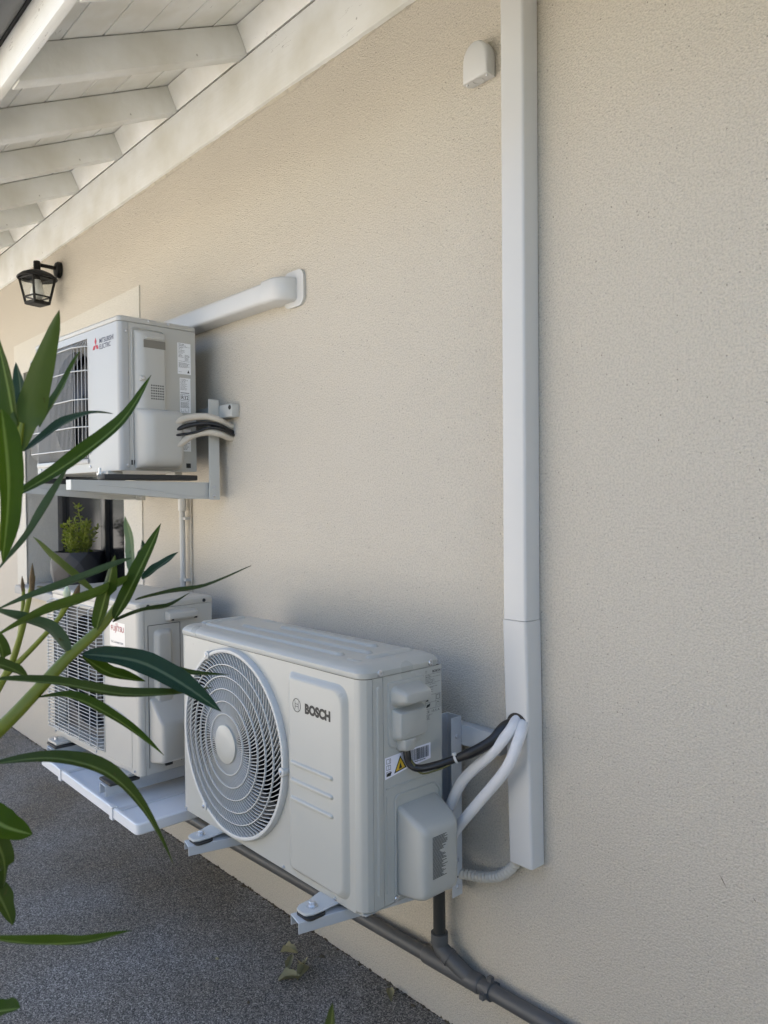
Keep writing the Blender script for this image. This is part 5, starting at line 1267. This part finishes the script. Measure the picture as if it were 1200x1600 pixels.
# ------------------------------------------------------------------ oleander in the foreground
LEAVES = [
 ('green',0.034,(-0.559,-0.765,0.320),[(-0.746,-1.182,1.375),(-0.735,-1.168,1.433),(-0.710,-1.153,1.505)]),
 ('green',0.026,(-0.825,-0.432,-0.364),[(-0.744,-1.180,1.388),(-0.762,-1.183,1.442),(-0.792,-1.185,1.501)]),
 ('blue',0.022,(-0.868,-0.390,-0.306),[(-0.786,-1.165,1.406),(-0.796,-1.161,1.442),(-0.810,-1.161,1.471)]),
 ('green',0.020,(-0.989,-0.103,0.109),[(-0.752,-1.158,1.403),(-0.749,-1.138,1.441),(-0.748,-1.121,1.478)]),
 ('blue',0.020,(-0.893,-0.407,0.191),[(-0.740,-1.176,1.379),(-0.758,-1.135,1.407),(-0.771,-1.104,1.421),(-0.775,-1.078,1.423)]),
 ('green',0.024,(-0.829,-0.288,0.479),[(-0.757,-1.180,1.338),(-0.743,-1.134,1.370),(-0.731,-1.089,1.410),(-0.730,-1.057,1.459)]),
 ('green',0.034,(-0.399,0.909,-0.124),[(-0.712,-1.202,1.413),(-0.696,-1.202,1.346),(-0.688,-1.210,1.282)]),
 ('blue',0.022,(-0.768,0.481,-0.422),[(-0.755,-1.132,1.365),(-0.752,-1.161,1.314),(-0.745,-1.199,1.271)]),
 ('green',0.026,(-0.865,-0.401,0.301),[(-0.834,-1.076,1.192),(-0.827,-1.067,1.233),(-0.811,-1.063,1.275)]),
 ('green',0.027,(-0.896,-0.372,0.243),[(-0.831,-1.057,1.202),(-0.824,-1.033,1.250),(-0.825,-1.003,1.307)]),
 ('blue',0.022,(-0.980,-0.164,0.110),[(-0.863,-1.017,1.241),(-0.859,-1.011,1.266),(-0.859,-1.011,1.287)]),
 ('pale',0.022,(-0.861,-0.279,-0.426),[(-0.846,-1.028,1.247),(-0.867,-1.020,1.282),(-0.882,-1.021,1.315)]),
 ('blue',0.020,(-0.948,-0.269,0.169),[(-0.839,-1.020,1.243),(-0.845,-0.996,1.256),(-0.849,-0.970,1.271)]),
 ('green',0.022,(-0.583,0.117,-0.804),[(-0.838,-1.018,1.252),(-0.818,-1.087,1.231),(-0.808,-1.136,1.223),(-0.803,-1.190,1.201)]),
 ('blue',0.022,(-0.756,0.028,-0.654),[(-0.810,-1.046,1.270),(-0.800,-1.095,1.255),(-0.789,-1.144,1.244),(-0.781,-1.195,1.230)]),
 ('green',0.022,(-0.944,-0.117,-0.307),[(-0.836,-1.077,1.233),(-0.840,-1.110,1.264),(-0.850,-1.135,1.296)]),
 ('dark',0.020,(-0.974,0.198,0.113),[(-0.832,-1.058,1.199),(-0.830,-1.025,1.208),(-0.820,-0.999,1.211),(-0.812,-0.975,1.226)]),
 ('dark',0.020,(-0.922,0.371,0.111),[(-0.825,-1.035,1.222),(-0.820,-0.999,1.227),(-0.800,-0.962,1.233),(-0.773,-0.916,1.256)]),
 ('blue',0.034,(-0.222,0.744,0.630),[(-0.824,-1.095,1.170),(-0.766,-1.060,1.166),(-0.716,-1.035,1.147),(-0.680,-1.011,1.121)]),
 ('green',0.026,(-0.666,0.645,0.375),[(-0.824,-1.095,1.168),(-0.804,-1.073,1.149),(-0.788,-1.041,1.138)]),
 ('dark',0.022,(-0.621,0.776,0.113),[(-0.830,-1.071,1.174),(-0.791,-1.043,1.160),(-0.750,-1.013,1.148),(-0.719,-0.979,1.147)]),
 ('blue',0.026,(-0.790,-0.470,-0.394),[(-0.834,-1.105,1.170),(-0.827,-1.127,1.201),(-0.816,-1.160,1.216),(-0.815,-1.187,1.230)]),
 ('dark',0.024,(-0.878,0.351,0.325),[(-0.780,-1.195,1.167),(-0.759,-1.143,1.158),(-0.738,-1.089,1.142),(-0.722,-1.042,1.137),(-0.713,-1.002,1.138)]),
 ('green',0.024,(-0.514,0.855,0.069),[(-0.836,-1.139,1.129),(-0.800,-1.114,1.131),(-0.759,-1.084,1.111),(-0.709,-1.059,1.081)]),
 ('dark',0.026,(-0.724,0.623,0.296),[(-0.759,-1.204,1.094),(-0.732,-1.159,1.096),(-0.708,-1.118,1.079),(-0.693,-1.088,1.041),(-0.683,-1.063,0.982)]),
 ('dark',0.022,(-0.780,0.397,0.484),[(-0.846,-1.179,1.170),(-0.842,-1.161,1.162),(-0.841,-1.144,1.149)]),
 ('green',0.034,(-0.427,0.684,0.592),[(-0.721,-1.222,1.071),(-0.708,-1.208,1.055),(-0.701,-1.186,1.043)]),
 ('dark',0.026,(-0.549,0.835,0.032),[(-0.735,-1.209,1.041),(-0.728,-1.202,1.015),(-0.728,-1.203,0.991)]),
 ('dark',0.026,(-0.612,0.789,0.065),[(-0.737,-1.212,1.001),(-0.728,-1.203,0.977),(-0.723,-1.197,0.958)]),
 ('green',0.022,(-0.993,0.036,0.112),[(-0.671,-1.229,0.981),(-0.666,-1.194,0.965),(-0.671,-1.155,0.949),(-0.671,-1.111,0.942)]),
 ('green',0.026,(-0.748,0.647,0.147),[(-0.672,-1.232,0.922),(-0.662,-1.221,0.923),(-0.654,-1.212,0.925)]),
 ('dark',0.020,(-0.982,-0.186,0.021),[(-0.518,-1.003,0.833),(-0.518,-1.002,0.866),(-0.517,-1.000,0.901)]),
 ('dark',0.024,(-0.586,0.810,0.022),[(-0.866,-1.171,1.199),(-0.860,-1.164,1.176),(-0.860,-1.166,1.159)]),
]
STEMS = [
 ([(-0.941,-1.383,0.870),(-0.873,-1.258,1.018),(-0.839,-1.174,1.102),(-0.836,-1.140,1.134),(-0.834,-1.106,1.167),(-0.838,-1.065,1.198),(-0.838,-1.033,1.242),(-0.835,-1.014,1.275)],[0.0085, 0.008, 0.0072, 0.0068, 0.0062, 0.0052, 0.0035, 0.002]),
 ([(-0.899,-1.366,0.918),(-0.823,-1.260,1.118),(-0.777,-1.204,1.265),(-0.758,-1.181,1.330),(-0.745,-1.181,1.373),(-0.742,-1.177,1.405)],[0.008, 0.007, 0.006, 0.0048, 0.0042, 0.0025]),
 ([(-1.024,-1.295,0.904),(-0.976,-1.177,1.058),(-0.965,-1.133,1.129),(-0.954,-1.120,1.171),(-0.947,-1.111,1.216),(-0.944,-1.106,1.246)],[0.006, 0.005, 0.0042, 0.0036, 0.003, 0.0022]),
 ([(-0.954,-1.120,1.171),(-0.962,-1.113,1.207),(-0.962,-1.112,1.230)],[0.003, 0.0024, 0.0018]),
 ([(-0.965,-1.133,1.129),(-0.941,-1.106,1.165),(-0.923,-1.085,1.196),(-0.910,-1.070,1.226)],[0.0035, 0.003, 0.0028, 0.002]),
 ([(-0.923,-1.085,1.196),(-0.918,-1.079,1.212),(-0.917,-1.078,1.223)],[0.0026, 0.0022, 0.002]),
 ([(-0.915,-1.384,0.883),(-0.821,-1.307,0.940),(-0.764,-1.258,0.968),(-0.724,-1.227,1.033),(-0.716,-1.217,1.071)],[0.007, 0.006, 0.005, 0.004, 0.003]),
 ([(-0.526,-0.998,0.769),(-0.518,-1.003,0.833)],[0.003, 0.002]),
]
BUDS = [
 ('brown',[(-0.944,-1.108,1.223),(-0.944,-1.107,1.261)],0.0034),
 ('brown',[(-0.962,-1.112,1.222),(-0.963,-1.113,1.245)],0.0024),
 ('white',[(-0.917,-1.078,1.217),(-0.917,-1.077,1.235)],0.0046),
 ('brown',[(-0.911,-1.071,1.217),(-0.908,-1.066,1.236)],0.0036),
]

def make_leaf(name, kind, width, wv, pts, parent, brown=False):
    P = smoothpath(pts, 5 if len(pts) > 3 else 7); n = len(P)
    wv = Vector(wv)
    V_, Fc, uv = [], [], []
    C_ = [-1.0, -0.5, 0.0, 0.5, 1.0]
    for i, p in enumerate(P):
        t = i / (n - 1)
        T = (P[min(i + 1, n - 1)] - P[max(i - 1, 0)]).normalized()
        s = (wv - T * wv.dot(T)).normalized(); nn = T.cross(s)
        if nn.z < 0: nn = -nn
        wob = 1.0 + 0.05 * sin(9 * t + 40 * pts[0][0]) + 0.03 * sin(23 * t + 70 * pts[0][1])
        w = 0.78 * wob * width / 2 * max(0.02, (sin(pi * min(1, t * 1.02) ** 0.80) ** 0.80 if 0 < t < 1 else 0.02))
        if t < 0.06: w = max(w, 0.0012)
        for c in C_:
            V_.append(tuple(p + s * (w * c) + nn * (abs(c) ** 1.3 * w * (0.34 + 0.10 * sin(11 * t + 3 * c + 50 * pts[0][2])) - (0.0004 if c == 0 else 0))))
            uv.append(((c + 1) / 2, t))
    m5 = len(C_)
    for i in range(n - 1):
        for j in range(m5 - 1):
            Fc.append((i * m5 + j, i * m5 + j + 1, (i + 1) * m5 + j + 1, (i + 1) * m5 + j))
    me = bpy.data.meshes.new(name); me.from_pydata(V_, [], Fc)
    # the glossy upper face should look up
    if sum(pl.normal.z for pl in me.polygons) < 0: me.flip_normals()
    ul = me.uv_layers.new(name='UVMap')
    for lp_ in me.loops: ul.data[lp_.index].uv = uv[lp_.vertex_index]
    return link(name, me, 'leaf_' + kind, parent, 60)

ol = thing('oleander_shrub', 'green oleander branches with long narrow leaves in the left foreground', 'shrub', (-1.02, -1.62, -0.15))
OB = Vector((-1.02, -1.62, -0.15))
def L3(p): return tuple(Vector(p) - OB)
for i, (pts, rr) in enumerate(STEMS):
    P = smoothpath([L3(p) for p in pts], 5)
    n = len(P); R_ = []
    for k in range(n):
        t = k / (n - 1) * (len(rr) - 1); a = min(int(t), len(rr) - 2); R_.append(rr[a] + (rr[a + 1] - rr[a]) * (t - a))
    if i in (0, 1, 2, 6):
        root = Vector((0.03 * (i - 2), 0.02 * (i % 3), -0.01)); first = P[0]
        pre = smoothpath([root, root.lerp(first, 0.45) + Vector((0.02, -0.03, 0.05)), first], 6)[:-1]
        P = pre + P; R_ = [0.012 - (0.012 - rr[0]) * k / len(pre) for k in range(len(pre))] + R_
    MB().tube(P, R_, 10).build('stem', 'stem', ol, smooth=60)
for kind, w, wv, pts in LEAVES:
    make_leaf('leaf', kind, w, wv, [L3(p) for p in pts], ol)
for kind, pts, r in BUDS:
    a, b = [Vector(L3(p)) for p in pts]
    MB().tube([a.lerp(b, t) for t in (0, 0.2, 0.5, 0.8, 1.0)], [r * 0.35, r * 0.8, r, r * 0.55, r * 0.1], 9).build('bud', 'bud_' + kind, ol, smooth=60)
# leaves further down the bush, outside the picture
rg = random.Random(31)
for i, (pts, rr) in enumerate([STEMS[0], STEMS[1], STEMS[2], STEMS[6]]):
    first = Vector(L3(pts[0])); root = Vector((0, 0, 0.0))
    for k in range(14):
        t = 0.35 + 0.6 * k / 14
        p = root.lerp(first, t) + Vector((0.02, -0.03, 0.05)) * 0.6
        a = rg.uniform(0, 2 * pi); d = Vector((cos(a), sin(a), rg.uniform(0.1, 0.9))).normalized(); L_ = rg.uniform(0.10, 0.15)
        if d.x > 0.2 and d.y > 0.2: d.y *= -1
        p2 = p + d * L_ * 0.55; p3 = p + d * L_ - Vector((0, 0, L_ * 0.25))
        wv = d.cross(Vector((0, 0, 1))).normalized()
        make_leaf('leaf', rg.choice(['green', 'dark', 'blue']), 0.026, wv, [p, p2, p3], ol)

# ------------------------------------------------------------------ dry leaves and crumbs on the path
def dry_leaf(x, y, rz, L_, w, curl, label, lift=0.0, tip=0.0, m='dry'):
    V_, Fc = [], []; n = 7
    for i in range(n):
        t = i / (n - 1); ww = w * sin(pi * min(0.97, max(0.05, t)) ** 0.9) * (0.85 + 0.3 * ((i * 7) % 3) / 2)
        for c in (-1, -0.4, 0.4, 1):
            V_.append(((t - 0.5) * L_, ww * c, curl * (abs(c) ** 1.6) * ww * 1.4 + tip * t * t + 0.0008 + 0.002 * sin(5 * t + c)))
    for i in range(n - 1):
        for j in range(3): Fc.append((i * 4 + j, i * 4 + j + 1, (i + 1) * 4 + j + 1, (i + 1) * 4 + j))
    zmin = min(v[2] for v in V_)
    me = bpy.data.meshes.new('dry_leaf'); me.from_pydata([(a, b, c - zmin) for a, b, c in V_], [], Fc)
    o = link('dry_leaf', me, m, None, 60)
    o.location = (x, y, path_z(x) + 0.0006 + lift); o.rotation_euler.z = rz
    return tag(o, label, 'dry leaf', 'dry leaves on the path')
dry_leaf(-1.752, -0.196, 0.9, 0.060, 0.020, 0.8, 'broad pale green curled leaf at front of the leaf clump', 0, 0.010)
dry_leaf(-1.795, -0.165, 2.2, 0.050, 0.011, 1.4, 'narrow upright dry leaf in the middle of the leaf clump', 0.0, 0.026)
dry_leaf(-1.850, -0.128, 0.3, 0.062, 0.012, 1.8, 'dark rolled leaf at the back of the leaf clump', 0.0, 0.018)
dry_leaf(-1.765, -0.142, -0.5, 0.052, 0.016, 1.0, 'olive leaf with raised tip on wall side of the leaf clump', 0.004, 0.030)
dry_leaf(-1.740, -0.158, 1.7, 0.045, 0.014, 1.6, 'small curled leaf at the right end of the leaf clump', 0.0, 0.014)
dry_leaf(-1.512, -0.036, 2.5, 0.052, 0.011, 1.0, 'single green dry leaf lying against the foot of the wall', 0.0, 0.004)
def crumb(x, y, s, label, seed, m='moss'):
    r_ = random.Random(seed); mb = MB(); P_ = []
    for k in range(9):
        a = 2 * pi * k / 9; q = s * r_.uniform(0.5, 1.0); P_.append((q * cos(a), q * sin(a) * 0.6, 0.0))
    T_ = [(p[0] * 0.5, p[1] * 0.5, s * r_.uniform(0.2, 0.5)) for p in P_]
    mb.loops([P_, T_]); o = mb.build('soil_crumb', m, smooth=0); o.location = (x, y, path_z(x) + 0.0005)
    return tag(o, label, 'crumb', 'crumbs on the path')
crumb(-1.778, -0.062, 0.014, 'dark crumb on the path between leaf clump and wall', 1)
crumb(-1.440, -0.020, 0.010, 'tiny dark crumb by the wall right of the single leaf', 2)
crumb(-1.748, -0.330, 0.010, 'small dark crumb alone on the open path', 3)
crumb(-1.980, -0.290, 0.010, 'small grey crumb on the path near the left bracket arm', 4, 'dry')
